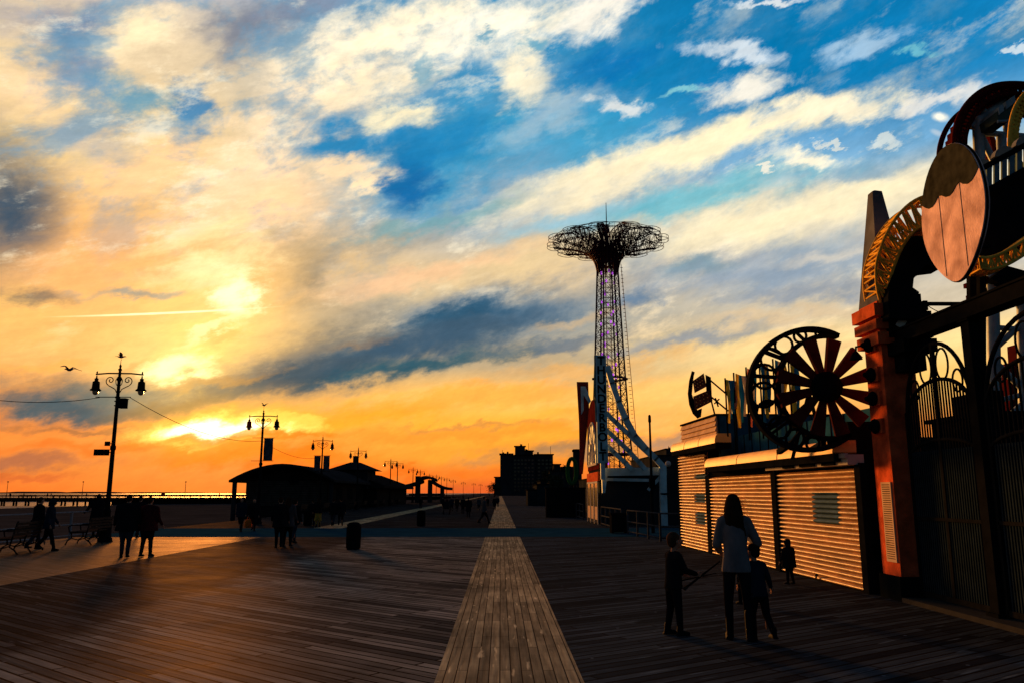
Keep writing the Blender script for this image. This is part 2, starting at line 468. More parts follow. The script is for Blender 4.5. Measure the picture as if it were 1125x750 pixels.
def tag(o, label=None, cat=None, group=None, kind=None):
    for k, v in (('label', label), ('category', cat), ('group', group), ('kind', kind)):
        if v: o[k] = v
    return o
def thing(name, label, cat, loc=(0, 0, 0), rz=0.0, group=None):
    o = bpy.data.objects.new(name, None); COL.objects.link(o)
    o.location = loc; o.rotation_euler = (0, 0, rz); o.empty_display_size = .2
    return tag(o, label, cat, group)
def struct(name, mb, m):
    return tag(mb.build(name, m), kind='structure')
def tree_copy(o, parent=None):
    c = o.copy(); COL.objects.link(c); c.parent = parent
    for ch in [x for x in bpy.data.objects if x.parent == o]: tree_copy(ch, c)
    return c
def dup(o, loc, rz, label=None, group=None, s=None):
    c = tree_copy(o); c.location = loc; c.rotation_euler = (0, 0, rz)
    if label: c['label'] = label
    if group: c['group'] = group
    if s: c.scale = (s, s, s)
    return c
def rel(o):
    """move a thing's empty under geometry authored in world space: nothing to do when the empty sits at the origin"""
    return o
def ground_anchor(root):
    """children were authored in world space: shift their meshes so that the root can stand at its own base"""
    lo = Vector(root.location); rz = root.rotation_euler[2]
    Mx = Matrix.Rotation(-rz, 4, 'Z') @ Matrix.Translation(-lo)
    def walk(o):
        for ch in [x for x in bpy.data.objects if x.parent == o]:
            if ch.type == 'MESH': ch.data.transform(Mx)
            elif ch.type == 'FONT': ch.matrix_local = Mx @ ch.matrix_local
            walk(ch)
    walk(root)

def text_mesh(body, size, m, name, parent=None, extrude=0.01, matrix=None, align='CENTER', bold=0.0):
    cu = bpy.data.curves.new(name, 'FONT'); cu.body = body; cu.size = size; cu.extrude = extrude; cu.offset = bold
    cu.align_x = align; cu.align_y = 'CENTER'; cu.resolution_u = 3
    o = bpy.data.objects.new('tmp', cu); COL.objects.link(o)
    dg = bpy.context.evaluated_depsgraph_get(); me = bpy.data.meshes.new_from_object(o.evaluated_get(dg))
    bpy.data.objects.remove(o); bpy.data.curves.remove(cu)
    me.name = name
    if matrix is not None: me.transform(matrix)
    me.materials.clear(); me.materials.append(m)
    q = bpy.data.objects.new(name, me); COL.objects.link(q); q.parent = parent
    return q

random.seed(7)
# ------------------------------------------------------------------ materials
m_iron = mat('black_iron', (.010, .011, .013), .7, 0, .2, 8, spec=0)
m_black = mat('black_paint', (.007, .008, .010), .8, 0, .2, 4, spec=0)
m_steel = mat('galvanised_rail', (.055, .06, .07), .55, 0, .15, 6)
m_wood = mat('dark_bench_wood', (.05, .035, .028), .6, 0, .3, 5, stretch=(1, 8, 8))
m_orange = mat('orange_stucco', (.66, .115, .042), .75, 0, .28, 4, .5, 30)
m_orange2 = mat('orange_trim', (.55, .11, .04), .65, 0, .25, 5, .3, 30)
m_plinth = mat('black_plinth', (.006, .008, .010), .6, 0, .2, 5)
m_obelisk = mat('slate_grey_render', (.12, .13, .15), .7, 0, .25, 2.5, .2, 30)
m_yellow = mat('yellow_truss_paint', (.80, .46, .07), .5, 0, .2, 6)
m_redtrack = mat('dark_red_track_paint', (.06, .008, .008), .5, 0, .2, 6)
m_greysteel = mat('grey_support_steel', (.26, .32, .36), .5, .2, .2, 3)
m_tower = mat('tower_red_steel', (.075, .020, .035), .6, .2, .2, 1)
m_purple = mat('purple_lamp', (.1, .02, .3), .5, emit=(.42, .07, .62), estr=.9)
m_glass = mat('lamp_glass', (.35, .27, .17), .15, 0, .1, 4, spec=.6)
m_redglass = mat('red_lamp_glass', (.5, .03, .02), .2, 0, .1, 4)
m_teal = mat('teal_boards', (.018, .085, .16), .65, 0, .25, 3, .1, 30)
m_tealsteel = mat('pale_teal_steel', (.48, .62, .68), .5, .1, .2, 2)
m_sand = mat('beach_sand', (.034, .034, .038), .95, 0, .25, .25, .6, 2.5, spec=0)
m_land = mat('ground_tarmac', (.04, .04, .043), .95, 0, .2, .4, spec=0)
m_hotel = mat('dark_brick', (.030, .030, .036), .8, 0, .2, .2, spec=0)
m_bldg = mat('dark_render', (.022, .025, .03), .8, 0, .3, .5, spec=0)
m_redwall = mat('red_board', (.075, .010, .009), .7, 0, .25, 2)
m_white = mat('cream_paint', (.50, .48, .45), .6, 0, .1, 3)
m_win = mat('dark_window_glass', (.015, .02, .028), .12, 0, .1, 4, spec=.5)

# ================================================================== setting
def plank_mat(name, ang, c1, c2, rough=.8, spec=.06, w=2.6, h=.145, gap=.016, tint=None, split=None):
    m = bpy.data.materials.new(name); m.use_nodes = True; t = m.node_tree; b = t.nodes['Principled BSDF']
    def n(k): return t.nodes.new(k)
    tcn = n('ShaderNodeTexCoord'); mp = n('ShaderNodeMapping'); mp.inputs['Rotation'].default_value = (0, 0, R(ang))
    t.links.new(tcn.outputs['Object'], mp.inputs[0])
    br = n('ShaderNodeTexBrick'); br.inputs['Scale'].default_value = 1; br.inputs['Brick Width'].default_value = w
    br.inputs['Row Height'].default_value = h; br.inputs['Mortar Size'].default_value = gap; br.inputs['Mortar Smooth'].default_value = .1
    br.offset = .37; br.offset_frequency = 2
    br.inputs['Color1'].default_value = (*c1, 1); br.inputs['Color2'].default_value = (*c2, 1)
    br.inputs['Mortar'].default_value = (*[x * .10 for x in c1], 1); br.inputs['Bias'].default_value = 0
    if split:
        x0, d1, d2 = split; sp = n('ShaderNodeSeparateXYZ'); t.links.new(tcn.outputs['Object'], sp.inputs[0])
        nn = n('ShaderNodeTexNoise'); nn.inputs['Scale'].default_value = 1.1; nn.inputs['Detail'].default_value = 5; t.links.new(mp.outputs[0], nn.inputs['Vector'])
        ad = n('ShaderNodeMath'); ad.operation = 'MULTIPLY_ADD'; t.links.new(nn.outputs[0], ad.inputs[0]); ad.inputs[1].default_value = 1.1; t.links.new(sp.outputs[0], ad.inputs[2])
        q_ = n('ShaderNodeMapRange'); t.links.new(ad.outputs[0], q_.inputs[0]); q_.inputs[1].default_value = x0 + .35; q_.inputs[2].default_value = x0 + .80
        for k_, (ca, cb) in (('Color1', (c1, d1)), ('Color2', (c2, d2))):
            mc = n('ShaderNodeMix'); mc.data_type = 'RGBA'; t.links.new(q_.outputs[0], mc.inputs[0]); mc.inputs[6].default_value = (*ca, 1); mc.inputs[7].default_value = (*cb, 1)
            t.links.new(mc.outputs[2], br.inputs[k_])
    t.links.new(mp.outputs[0], br.inputs['Vector'])
    mp2 = n('ShaderNodeMapping'); mp2.inputs['Scale'].default_value = (1.2, 22, 1); t.links.new(mp.outputs[0], mp2.inputs[0])
    gr = n('ShaderNodeTexNoise'); gr.inputs['Scale'].default_value = 1; gr.inputs['Detail'].default_value = 6; t.links.new(mp2.outputs[0], gr.inputs['Vector'])
    st = n('ShaderNodeTexNoise'); st.inputs['Scale'].default_value = .55; st.inputs['Detail'].default_value = 6; st.inputs['Roughness'].default_value = .65
    t.links.new(tcn.outputs['Object'], st.inputs['Vector'])
    def ml(a, lo, hi, f0=.3, f1=.7):
        q = n('ShaderNodeMapRange'); t.links.new(a, q.inputs[0]); q.inputs[1].default_value = f0; q.inputs[2].default_value = f1
        q.inputs[3].default_value = lo; q.inputs[4].default_value = hi; return q.outputs[0]
    mm = n('ShaderNodeMath'); mm.operation = 'MULTIPLY'; t.links.new(ml(gr.outputs[0], .6, 1.4), mm.inputs[0]); t.links.new(ml(st.outputs[0], .55, 1.4), mm.inputs[1])
    vm = n('ShaderNodeVectorMath'); vm.operation = 'SCALE'; t.links.new(br.outputs['Color'], vm.inputs[0]); t.links.new(mm.outputs[0], vm.inputs['Scale'])
    # sparse pale streaks along the boards, scratches with highlights put into the colour
    mp3 = n('ShaderNodeMapping'); mp3.inputs['Scale'].default_value = (.9, 9, 1); t.links.new(mp.outputs[0], mp3.inputs[0])
    wn = n('ShaderNodeTexNoise'); wn.inputs['Scale'].default_value = 1.4; wn.inputs['Detail'].default_value = 3; t.links.new(mp3.outputs[0], wn.inputs['Vector'])
    mw_ = n('ShaderNodeMix'); mw_.data_type = 'RGBA'; t.links.new(ml(wn.outputs[0], 0, .8, .64, .74), mw_.inputs[0]); t.links.new(vm.outputs[0], mw_.inputs[6])
    mw_.inputs[7].default_value = (*[min(1, x * 2.4 + .01) for x in c2], 1)
    # nail heads and litter flecks
    vo = n('ShaderNodeTexVoronoi'); vo.inputs['Scale'].default_value = 2.2; t.links.new(tcn.outputs['Object'], vo.inputs['Vector'])
    mf = n('ShaderNodeMix'); mf.data_type = 'RGBA'; t.links.new(ml(vo.outputs['Distance'], .75, 0, .035, .06), mf.inputs[0]); t.links.new(mw_.outputs[2], mf.inputs[6])
    mf.inputs[7].default_value = (*[min(1, x * 2.6 + .02) for x in c2], 1)
    t.links.new(mf.outputs[2], b.inputs['Base Color'])
    b.inputs['Specular IOR Level'].default_value = 0
    gl = n('ShaderNodeBsdfGlossy'); gl.inputs['Color'].default_value = (.88, .70, .56, 1)
    t.links.new(ml(st.outputs[0], .50, .66), gl.inputs['Roughness'])
    mx = n('ShaderNodeMixShader'); mx.inputs[0].default_value = spec * .5
    t.links.new(b.outputs[0], mx.inputs[1]); t.links.new(gl.outputs[0], mx.inputs[2]); t.links.new(mx.outputs[0], t.nodes['Material Output'].inputs[0])
    # boards cupped and lifted a little differently from each other
    hh = n('ShaderNodeMath'); hh.operation = 'MULTIPLY_ADD'; t.links.new(br.outputs['Fac'], hh.inputs[0]); hh.inputs[1].default_value = -.9; t.links.new(gr.outputs[0], hh.inputs[2])
    sepc = n('ShaderNodeSeparateColor'); t.links.new(br.outputs['Color'], sepc.inputs[0])
    h2 = n('ShaderNodeMath'); h2.operation = 'MULTIPLY_ADD'; t.links.new(sepc.outputs[0], h2.inputs[0]); h2.inputs[1].default_value = 5.0; t.links.new(hh.outputs[0], h2.inputs[2])
    bp = n('ShaderNodeBump'); bp.inputs['Strength'].default_value = .4; bp.inputs['Distance'].default_value = .010
    t.links.new(h2.outputs[0], bp.inputs['Height']); t.links.new(bp.outputs[0], b.inputs['Normal']); t.links.new(bp.outputs[0], gl.inputs['Normal'])
    return m

def rect(x0, y0, x1, y1, z): return MB().add([(x0, y0, z), (x1, y0, z), (x1, y1, z), (x0, y1, z)], [(0, 1, 2, 3)])
XR = 60.0
EDGE = -16.6                     # seaward edge of the boardwalk
Y1, Y2 = 32.6, 40.6              # the concrete cross strip
pl_a = plank_mat('planks_seaward', 40, (.014, .013, .012), (.070, .058, .048), .74, .15, 2.6, .155)
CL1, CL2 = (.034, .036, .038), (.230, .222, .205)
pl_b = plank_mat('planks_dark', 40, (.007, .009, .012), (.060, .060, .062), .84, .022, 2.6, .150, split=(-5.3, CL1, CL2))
pl_f = plank_mat('planks_far', -28, (.006, .008, .011), (.046, .047, .050), .84, .008, 2.6, .155)
pl_c = plank_mat('planks_left', 28, CL1, CL2, .76, .032, 2.6, .155)
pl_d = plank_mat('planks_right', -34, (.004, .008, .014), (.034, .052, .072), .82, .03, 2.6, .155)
pl_s = plank_mat('planks_centre', 90, (.20, .165, .10), (.42, .345, .205), .8, .04, 1.9, .105, .006)
m_conc = mat('cross_strip_concrete', (.012, .048, .080), .85, 0, .15, 1.2, .2, 8, spec=0)
# deck body with its edge beam, and the surfaces laid on it
struct('boardwalk_deck', MB().box((EDGE, -14, -.35), (XR, 460, -.02)), mat('deck_timber', (.03, .028, .026), .9))
def strip(name, x0, x1, ya, yb, m, z): return struct(name, rect(x0, ya, x1, yb, z), m)
strip('boardwalk', EDGE, -9.35, -14, Y1, pl_a, 0)
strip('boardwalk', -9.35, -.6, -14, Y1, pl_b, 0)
strip('boardwalk', -.6, .77, -14, Y1, pl_s, 0)
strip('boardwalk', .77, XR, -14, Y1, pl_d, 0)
strip('cross_path', EDGE, XR, Y1, Y2, m_conc, .002)
strip('boardwalk', EDGE, -9.2, Y2, 450, pl_f, 0)
strip('boardwalk', -9.2, -7.8, Y2, 450, pl_s, 0)
strip('boardwalk', -7.8, -.6, Y2, 450, pl_f, 0)
strip('boardwalk', -.6, .77, Y2, 450, pl_s, 0)
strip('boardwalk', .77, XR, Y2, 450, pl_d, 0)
# land behind and inland, the beach falling to the water, the sea
struct('ground', rect(XR, -400, 4000, 9000, -.05), m_land)
struct('ground', rect(-400, 460, XR, 900, -.08), m_land)
bm_ = MB(); xs = [(-16.6, -1.9), (-60, -2.1), (-110, -2.2), (-135, -2.4), (-150, -3.1), (-200, -5)]
for i in range(len(xs) - 1):
    (xa, za), (xb, zb) = xs[i], xs[i + 1]
    bm_.add([(xb, -300, zb), (xa, -300, za), (xa, 460, za), (xb, 460, zb)], [(0, 1, 2, 3)])
    bm_.add([(xb - (0 if i < 0 else 0), 460, zb), (xa, 460, za), (xa + 0, 6000, za), (xb, 6000, zb)], [(0, 1, 2, 3)])
struct('beach', bm_, m_sand)
mw = bpy.data.materials.new('sea_water'); mw.use_nodes = True; t = mw.node_tree; b = t.nodes['Principled BSDF']
b.inputs['Base Color'].default_value = (.16, .14, .15, 1); b.inputs['Roughness'].default_value = .6; b.inputs['Specular IOR Level'].default_value = .03
tcn = t.nodes.new('ShaderNodeTexCoord'); mp = t.nodes.new('ShaderNodeMapping'); mp.inputs['Scale'].default_value = (.12, .5, 1)
nz = t.nodes.new('ShaderNodeTexNoise'); nz.inputs['Scale'].default_value = 1.2; nz.inputs['Detail'].default_value = 6
bp = t.nodes.new('ShaderNodeBump'); bp.inputs['Distance'].default_value = .4; bp.inputs['Strength'].default_value = .6
t.links.new(tcn.outputs['Object'], mp.inputs[0]); t.links.new(mp.outputs[0], nz.inputs['Vector']); t.links.new(nz.outputs[0], bp.inputs['Height']); t.links.new(bp.outputs[0], b.inputs['Normal'])
struct('sea_water', rect(-30000, -3000, -17.5, 30000, -3.0), mw)
# low far shore on the horizon
mb = MB(); random.seed(3)
for (xa, xb, Y, hgt) in ((-8600, -4300, 11500, 26), (-4700, -2200, 12500, 14)):
    n = 60
    top = [(xa + (xb - xa) * i / n, Y, -3 + hgt * (.25 + .75 * abs(mnoise.noise(Vector((i * .17, xa, 0)))) + .3 * math.sin(math.pi * i / n))) for i in range(n + 1)]
    mb.prism([(xa, Y, -4)] + top + [(xb, Y, -4)], (0, 900, 0))
struct('far_shore_hills', mb, mat('far_shore', (.10, .07, .07), .95))

# ------------------------------------------------------------------ pier
PY = 300.0
pier = thing('fishing_pier', 'long dark fishing pier on piles running out to sea along the left horizon', 'pier', (-62, PY, -2.1))
xa, xb = -520, -62
MB().box((xa, PY, -.35), (xb, PY + 7, 0)).box((xa, PY + .4, -.8), (xb, PY + .7, -.35)).build('deck', m_black, pier)
mb = MB()
for yy in (PY + .1, PY + 6.9):
    for zz in (.45, .8, 1.1): mb.bar((xa, yy, zz), (xb, yy, zz), .06)
    for i in range(int((xb - xa) / 3) + 1): mb.bar((xa + i * 3, yy, 0), (xa + i * 3, yy, 1.1), .09)
mb.build('railing', m_black, pier)
x = -220.0
while x < xb:
    q = MB()
    q.tube([(x, PY + .6, -5.5), (x, PY + .6, -.35)], .38, 6); q.tube([(x, PY + 6.4, -5.5), (x, PY + 6.4, -.35)], .38, 6)
    q.bar((x, PY + .3, -.55), (x, PY + 6.7, -.55), .4); q.build('pile', m_black, pier); x += 4.4
q = MB(); x = -224.4
while x > xa: q.tube([(x, PY + .6, -5.5), (x, PY + .6, -.35)], .38, 6); q.tube([(x, PY + 6.4, -5.5), (x, PY + 6.4, -.35)], .38, 6); x -= 4.4
q.build('outer_piles', m_black, pier)
MB().box((-142, PY + 1.2, -2.6), (xb, PY + 6, -.36)).build('abutment', m_black, pier)
ground_anchor(pier)
for i, (px, lab) in enumerate(((7, 'thin lamp post on the pier at the far left of the horizon'), (90, 'thin lamp post on the pier just left of the tall double lamp'), (203, 'thin lamp post on the pier right of the tall double lamp'))):
    c = P(px, 545, PY + 3)
    t = thing('pier_lamp', lab, 'lamp post', (c.x, PY + 3, 0), 0, 'lamp posts on the pier')
    MB().tube([(0, 0, 0), (0, 0, 5.6)], [.13, .08], 6).build('pole', m_black, t)
    MB().lathe([(.05, 0), (.34, .05), (.28, .3), (.05, .42)], 8, (0, 0, 5.55)).build('lamp_head', m_black, t)
for i, (pa, pb) in enumerate(((20, 40), (58, 86), (104, 118), (128, 166), (186, 232), (248, 268))):
    a = P(pa, 545, PY + 2).x; bx_ = P(pb, 545, PY + 2).x
    t = thing('pier_bench', ('leftmost', 'second', 'third', 'fourth', 'fifth', 'sixth and rightmost')[i] + ' long bench on the pier deck counting from the left', 'bench', ((a + bx_) / 2, PY + 2, 0), 0, 'long benches on the pier')
    w = (bx_ - a) / 2
    MB().box((-w, -.3, .40), (w, .3, .5)).build('seat', m_black, t)
    MB().box((-w, .24, .5), (w, .32, 1.0)).build('backrest', m_black, t)
    q = MB()
    for k in range(5): xx = -w + .2 + (2 * w - .4) * k / 4; q.box((xx - .08, -.28, 0), (xx + .08, .28, .4))
    q.build('legs', m_black, t)
c = P(179, 543, PY - .2)
t = thing('warning_sign', 'small red sign fixed to the pier railing', 'sign', (c.x, PY - .1, .2))
MB().box((-.75, -.08, .55), (.75, 0, 1.75)).build('panel', mat('red_sign', (.55, .03, .02), .5), t)
MB().box((-.06, 0, -.2), (.06, .08, .6)).build('post', m_black, t)

# ------------------------------------------------------------------ pavilion on the left
def pavilion():
    t = thing('beach_pavilion', 'long low dark wooden pavilion with bowed roof behind the left hand lamps', 'pavilion', (-20.8, 79, 0))
    cx, hw, ya, yb = -20.8, 4.0, 80.0, 124.0
    mwl = mat('pavilion_boards', (.018, .016, .016), .8, 0, .3, 2, .2, 12, stretch=(.3, .3, 6))
    q = MB()
    q.box((cx - hw, ya, -2.2), (cx + hw, yb, 2.75))
    n = 14
    gab = [(cx - hw + 2 * hw * i / n, ya - .01, 2.75 + 1.15 * math.sin(math.pi * i / n)) for i in range(n + 1)]
    q.prism(gab, (0, yb - ya, 0)); q.build('wall', mwl, t)
    q = MB()
    for k in range(14): q.box((cx - hw + .1, ya - .04, .5 + k * .17), (cx + hw - .1, ya - .012, .62 + k * .17))
    q.build('cladding', mat('gable_boards', (.055, .048, .044), .8, 0, .3, 2), t)
    rw = 5.0; top = []; bot = []
    for i in range(n + 1):
        u = -1 + 2 * i / n; z = 2.75 + 1.55 * (1 - abs(u) ** 1.9)
        top.append(Vector((cx + rw * u, ya - 2.2, z + .16))); bot.append(Vector((cx + rw * u, ya - 2.2, z - .06)))
    r = MB().prism(top + bot[::-1], (0, yb - ya + 4, 0)).build('roof', mat('pavilion_roof', (.020, .022, .026), .7, 0, .2, 1), t)
    # hipped lantern roof and vent stack
    q = MB()
    x0, x1, y0, y1 = -20.9, -15.3, 98, 106
    q.add([(x0, y0, 4.45), (x1, y0, 4.45), (x1, y1, 4.45), (x0, y1, 4.45), (x0 + 2.3, y0 + 3, 5.45), (x1 - 2.3, y0 + 3, 5.45), (x1 - 2.3, y1 - 3, 5.45), (x0 + 2.3, y1 - 3, 5.45)],
          [(0, 3, 2, 1), (4, 5, 6, 7), (0, 1, 5, 4), (1, 2, 6, 5), (2, 3, 7, 6), (3, 0, 4, 7)])
    q.box((x0 + .8, y0 + .8, 2.2), (x1 - .8, y1 - .8, 4.45)); q.build('clerestory', m_bldg, t)
    MB().box((-18.4, 101.5, 5.2), (-17.8, 102.1, 6.25)).build('chimney', m_bldg, t)
    # lean-to wing that slopes down to the right
    q = MB(); q.prism([(-24, 100, 2.3), (-14.2, 100, 2.3), (-14.2, 100, 2.6), (-19.5, 100, 4.5), (-24, 100, 4.5)], (0, 34, 0))
    q.box((-22, 101, -2.2), (-15.2, 132, 2.3)); q.build('wing', mwl, t)
    for xx in (cx - 4.6, cx + 4.6):
        q = MB(); q.tube([(xx, ya - 1.6, -1.9 if xx < EDGE else 0), (xx, ya - 1.6, 2.75)], .22, 8); q.build('post', m_bldg, t)
    for yy in (84, 90, 96): MB().box((cx + hw, yy, 1.0), (cx + hw + .04, yy + 3, 2.3)).build('shutter', m_black, t)
    MB().lathe([(.5, 0), (.5, .1)], 16, (0, 0, 0)).build('vent', m_black, t).data.transform(Matrix.Translation((cx + .6, ya - .1, 3.0)) @ Matrix.Rotation(R(90), 4, 'X'))
    ground_anchor(t)
pavilion()
# arched shade structure further along
def shade_arch():
    Yp = 150.0
    t = thing('arched_shade_shelter', 'dark open shelter with three bowed roofs on thick posts beyond the pavilion', 'shelter', (-15, Yp, 0))
    X = lambda px: (px - 550) / 883 * Yp
    Z = lambda py: EYE + (541 - py) / 883 * Yp
    def arc(pa, pb, zl, zt, zr, th, dep):
        n = 14; a, b = X(pa), X(pb); top = []; bot = []
        for i in range(n + 1):
            u = i / n; z = zl + (zr - zl) * u + (zt - max(zl, zr)) * 4 * u * (1 - u); x = a + (b - a) * u
            top.append((x, Yp - 1, z + th)); bot.append((x, Yp - 1, z))
        return MB().prism(top + bot[::-1], (0, dep, 0))
    arc(440, 464, Z(536), Z(531), Z(530), .5, 8).build('roof', m_bldg, t)
    arc(460, 479, Z(528.5), Z(525.5), Z(528.5), .45, 8).build('roof', m_bldg, t)
    arc(475, 496, Z(530), Z(532), Z(538), .5, 8).build('roof', m_bldg, t)
    for (pa, pb, pt) in ((458, 462.5, 523), (471.5, 476, 527), (444, 448, 534), (485, 489, 534)):
        MB().box((X(pa), Yp, 0), (X(pb), Yp + 1.2, Z(pt))).build('post', m_bldg, t)
    MB().box((X(448), Yp + 5, 1.2), (X(488), Yp + 5.2, 1.6)).build('rail', m_bldg, t)
    ground_anchor(t)
shade_arch()

# ================================================================== street lamps
def make_lamp(label):
    """double armed cast iron lamp, 6.5 m, arms along local X"""
    t = thing('street_lamp', label, 'street lamp', (0, 0, 0), 0, 'double armed lamps along the boardwalk')
    MB().lathe([(.24, 0), (.24, .12), (.2, .16), (.19, .55), (.22, .6), (.15, .72), (.11, 1.0), (.13, 1.05), (.09, 1.15)], 14).build('base', m_iron, t)
    MB().lathe([(.085, 1.15), (.075, 3.2), (.10, 3.25), (.10, 3.35), (.07, 3.4), (.058, 5.7), (.085, 5.74), (.085, 5.84), (.05, 5.88), (.045, 6.1)], 12).build('pole', m_iron, t)
    MB().lathe([(.05, 6.1), (.075, 6.14), (.03, 6.2), (.045, 6.28), (.012, 6.34), (.008, 6.5)], 10).build('finial', m_iron, t)
    q = MB().tube([(-.84, 0, 5.96), (-.4, 0, 6.0), (0, 0, 6.0), (.4, 0, 6.0), (.84, 0, 5.96)], .028, 8)
    for s in (-1, 1): q.lathe([(.008, 0), (.035, .04), (.01, .1)], 8, (s * .8, 0, 5.98))
    q.build('crossarm', m_iron, t)
    for s in (-1, 1):
        q = MB(); pts = []
        for i in range(30):
            a = -1.2 + i * .3; r = .19 * math.exp(-i * .055)
            pts.append((s * (.30 + r * math.cos(a)), 0, 5.74 + r * math.sin(a)))
        q.tube(pts, .018, 6)
        q.tube([(s * .06, 0, 5.3), (s * .12, 0, 5.42), (s * .30, 0, 5.52), (s * .36, 0, 5.55)], .017, 6)
        q.tube([(s * .06, 0, 5.55), (s * .10, 0, 5.62), (s * .12, 0, 5.74), (s * .06, 0, 5.86)], .015, 6)
        q.build('scroll', m_iron, t)
        l = MB().lathe([(.018, .50), (.03, .40), (.07, .38), (.06, .30), (.12, .26), (.135, .02), (.19, -.03), (.19, -.06), (.14, -.07)][::-1], 14, (s * .80, 0, 5.42)).build('lantern', m_iron, t)
        MB().lathe([(.02, -.22), (.07, -.20), (.10, -.14), (.115, -.07), (.10, -.05)], 12, (s * .80, 0, 5.42)).build('globe', m_glass, l)
    return t
lamp_rows = [ # px, top y, X guess
    (133, 395), (290, 447), (355, 477), (394, 489.5), (429.5, 502), (437, 505), (454, 511.6), (462, 514.5), (472, 519), (479.5, 520), (485, 522), (491, 523.5),
    (498, 525.5), (509, 528), (520.5, 529.5), (528, 530.5), (537.5, 531.5)]
lamp_labels = ['nearest and tallest double lamp, with sign plates and a box on its post', 'double lamp with one hanging banner and a red lantern, left of the pavilion',
    'double lamp with a banner on each side, in front of the bowed pavilion roof', 'double lamp standing beside the pavilion chimney',
    'left one of the close pair of lamps at the right end of the pavilion', 'right one of the close pair of lamps at the right end of the pavilion',
    'double lamp just left of the arched shelter', 'double lamp rising over the middle of the arched shelter', 'double lamp over the right post of the arched shelter',
    'first lamp right of the arched shelter', 'second lamp right of the arched shelter', 'third lamp right of the arched shelter', 'fourth lamp right of the arched shelter',
    'tiny far lamp above the group of walkers', 'tiny far lamp above the walker in the long coat', 'tiny far lamp left of the striding walker', 'farthest tiny lamp left of the dark tower block']
lamp0 = None; LAMPS = []
for i, (px, ty) in enumerate(lamp_rows):
    d = ray(px, ty); Y = (6.5 - EYE) / (d.z / d.y); x = d.x / d.y * Y
    if i == 0:
        lamp0 = make_lamp(lamp_labels[0]); o = lamp0
        lamp0.location = (x, Y, 0); lamp0.rotation_euler = (0, 0, R(4))
    else:
        o = dup(lamp0, (x, Y, 0), R(random.uniform(-8, 8)), lamp_labels[i])
    LAMPS.append((x, Y))
# one lantern of the second lamp is red glass
for o in [o for o in bpy.data.objects if o.name.startswith('street_lamp') and o.get('label') == lamp_labels[1]]:
    ln = [c for c in bpy.data.objects if c.parent == o and c.name.startswith('lantern')]
    ln.sort(key=lambda c: min(v.co.x for v in c.data.vertices)); a = ln[0]
    a.data = a.data.copy(); a.data.materials[0] = m_redglass; a['label'] = 'red lantern'
x1, y1 = LAMPS[0]
t = thing('sign_plate', 'upper small sign plate sticking out left from the nearest lamp post', 'sign', (x1, y1 - .1, 0), 0, 'sign plates on the nearest lamp post')
MB().box((-.26, -.02, 3.36), (-.075, .02, 3.52)).build('panel', m_black, t)
MB().bar((-.1, 0, 3.44), (.1, 0, 3.44), .03).build('clamp', m_iron, t)
t = thing('sign_plate', 'lower wide sign plate sticking out left from the nearest lamp post', 'sign', (x1, y1 - .1, 0), 0, 'sign plates on the nearest lamp post')
MB().box((-.62, -.02, 3.02), (-.075, .02, 3.24)).build('panel', m_black, t)
MB().bar((-.1, 0, 3.13), (.1, 0, 3.13), .03).build('clamp', m_iron, t)
t = thing('junction_box', 'small dark junction box strapped high on the nearest lamp post', 'box', (x1 + .12, y1, 0))
MB().box((-.02, -.12, 4.72), (.22, .12, 5.06)).box((-.02, -.14, 5.06), (.24, .14, 5.08)).build('housing', m_black, t)
MB().box((-.22, -.02, 4.80), (-.02, .02, 4.84)).box((-.22, -.02, 4.96), (-.02, .02, 5.0)).build('strap', m_iron, t)
t = thing('cable_bracket', 'thin horizontal bar bolted across the nearest lamp post below its arms', 'bracket', (x1, y1, 0))
MB().tube([(-.75, -.1, 5.12), (.52, -.1, 5.12)], .016, 6).build('bar', m_iron, t)
MB().lathe([(.09, 0), (.09, .06)], 10, (0, 0, 5.09)).build('collar', m_iron, t)
def cable(pts, sag, label):
    v = []
    for a, b in zip(pts[:-1], pts[1:]):
        a, b = Vector(a), Vector(b)
        for i in range(12):
            u = i / 12; p = a.lerp(b, u); p.z -= sag * 4 * u * (1 - u); v.append(p)
    v.append(Vector(pts[-1]))
    o = MB().tube([p - v[0] for p in v], .012, 5).build('overhead_cable', m_black); o.location = v[0]
    tag(o, label, 'cable', 'cables between the lamp posts')
cable([P(-60, 430, 26), (x1 - .6, y1 - .1, 5.1)], .25, 'thin black cable coming in from the left edge to the nearest lamp')
cable([(x1 + .5, y1 - .1, 5.1), (LAMPS[1][0], LAMPS[1][1], 4.6)], .5, 'thin cable sagging from the nearest lamp to the lamp with one banner')
cable([(LAMPS[1][0], LAMPS[1][1], 4.6), (LAMPS[2][0], LAMPS[2][1], 4.7)], .5, 'thin cable sagging from the one banner lamp to the two banner lamp')
def banner(i, side, label):
    x, y = LAMPS[i]; t = thing('lamp_banner', label, 'banner', (x, y - .02, 0), 0, 'banners hanging from lamp posts')
    n = 8; q = MB(); top = 4.75; bot = 3.5
    vs = []
    for k in range(n + 1):
        for j in range(5):
            vs.append((side * (.12 + .13 * j), .03 * math.sin(k * 1.1 + j * .8), top - (top - bot) * k / n))
    q.add(vs, [(k * 5 + j, k * 5 + j + 1, (k + 1) * 5 + j + 1, (k + 1) * 5 + j) for k in range(n) for j in range(4)], True)
    o = q.build('cloth', mat('banner_cloth', (.07, .08, .10), .8, 0, .4, 4), t); so = o.modifiers.new('s', 'SOLIDIFY'); so.thickness = .01
    a, b = (-.55 * (i == 1), .72) if side > 0 else (-.72, 0)
    MB().tube([(a, 0, top + .02), (b, 0, top + .02)], .014, 6).build('upper_rod', m_iron, t)
    MB().tube([(a, 0, bot - .02), (b, 0, bot - .02)], .014, 6).build('lower_rod', m_iron, t)
banner(1, 1, 'grey banner on the right side of the lamp with the red lantern')
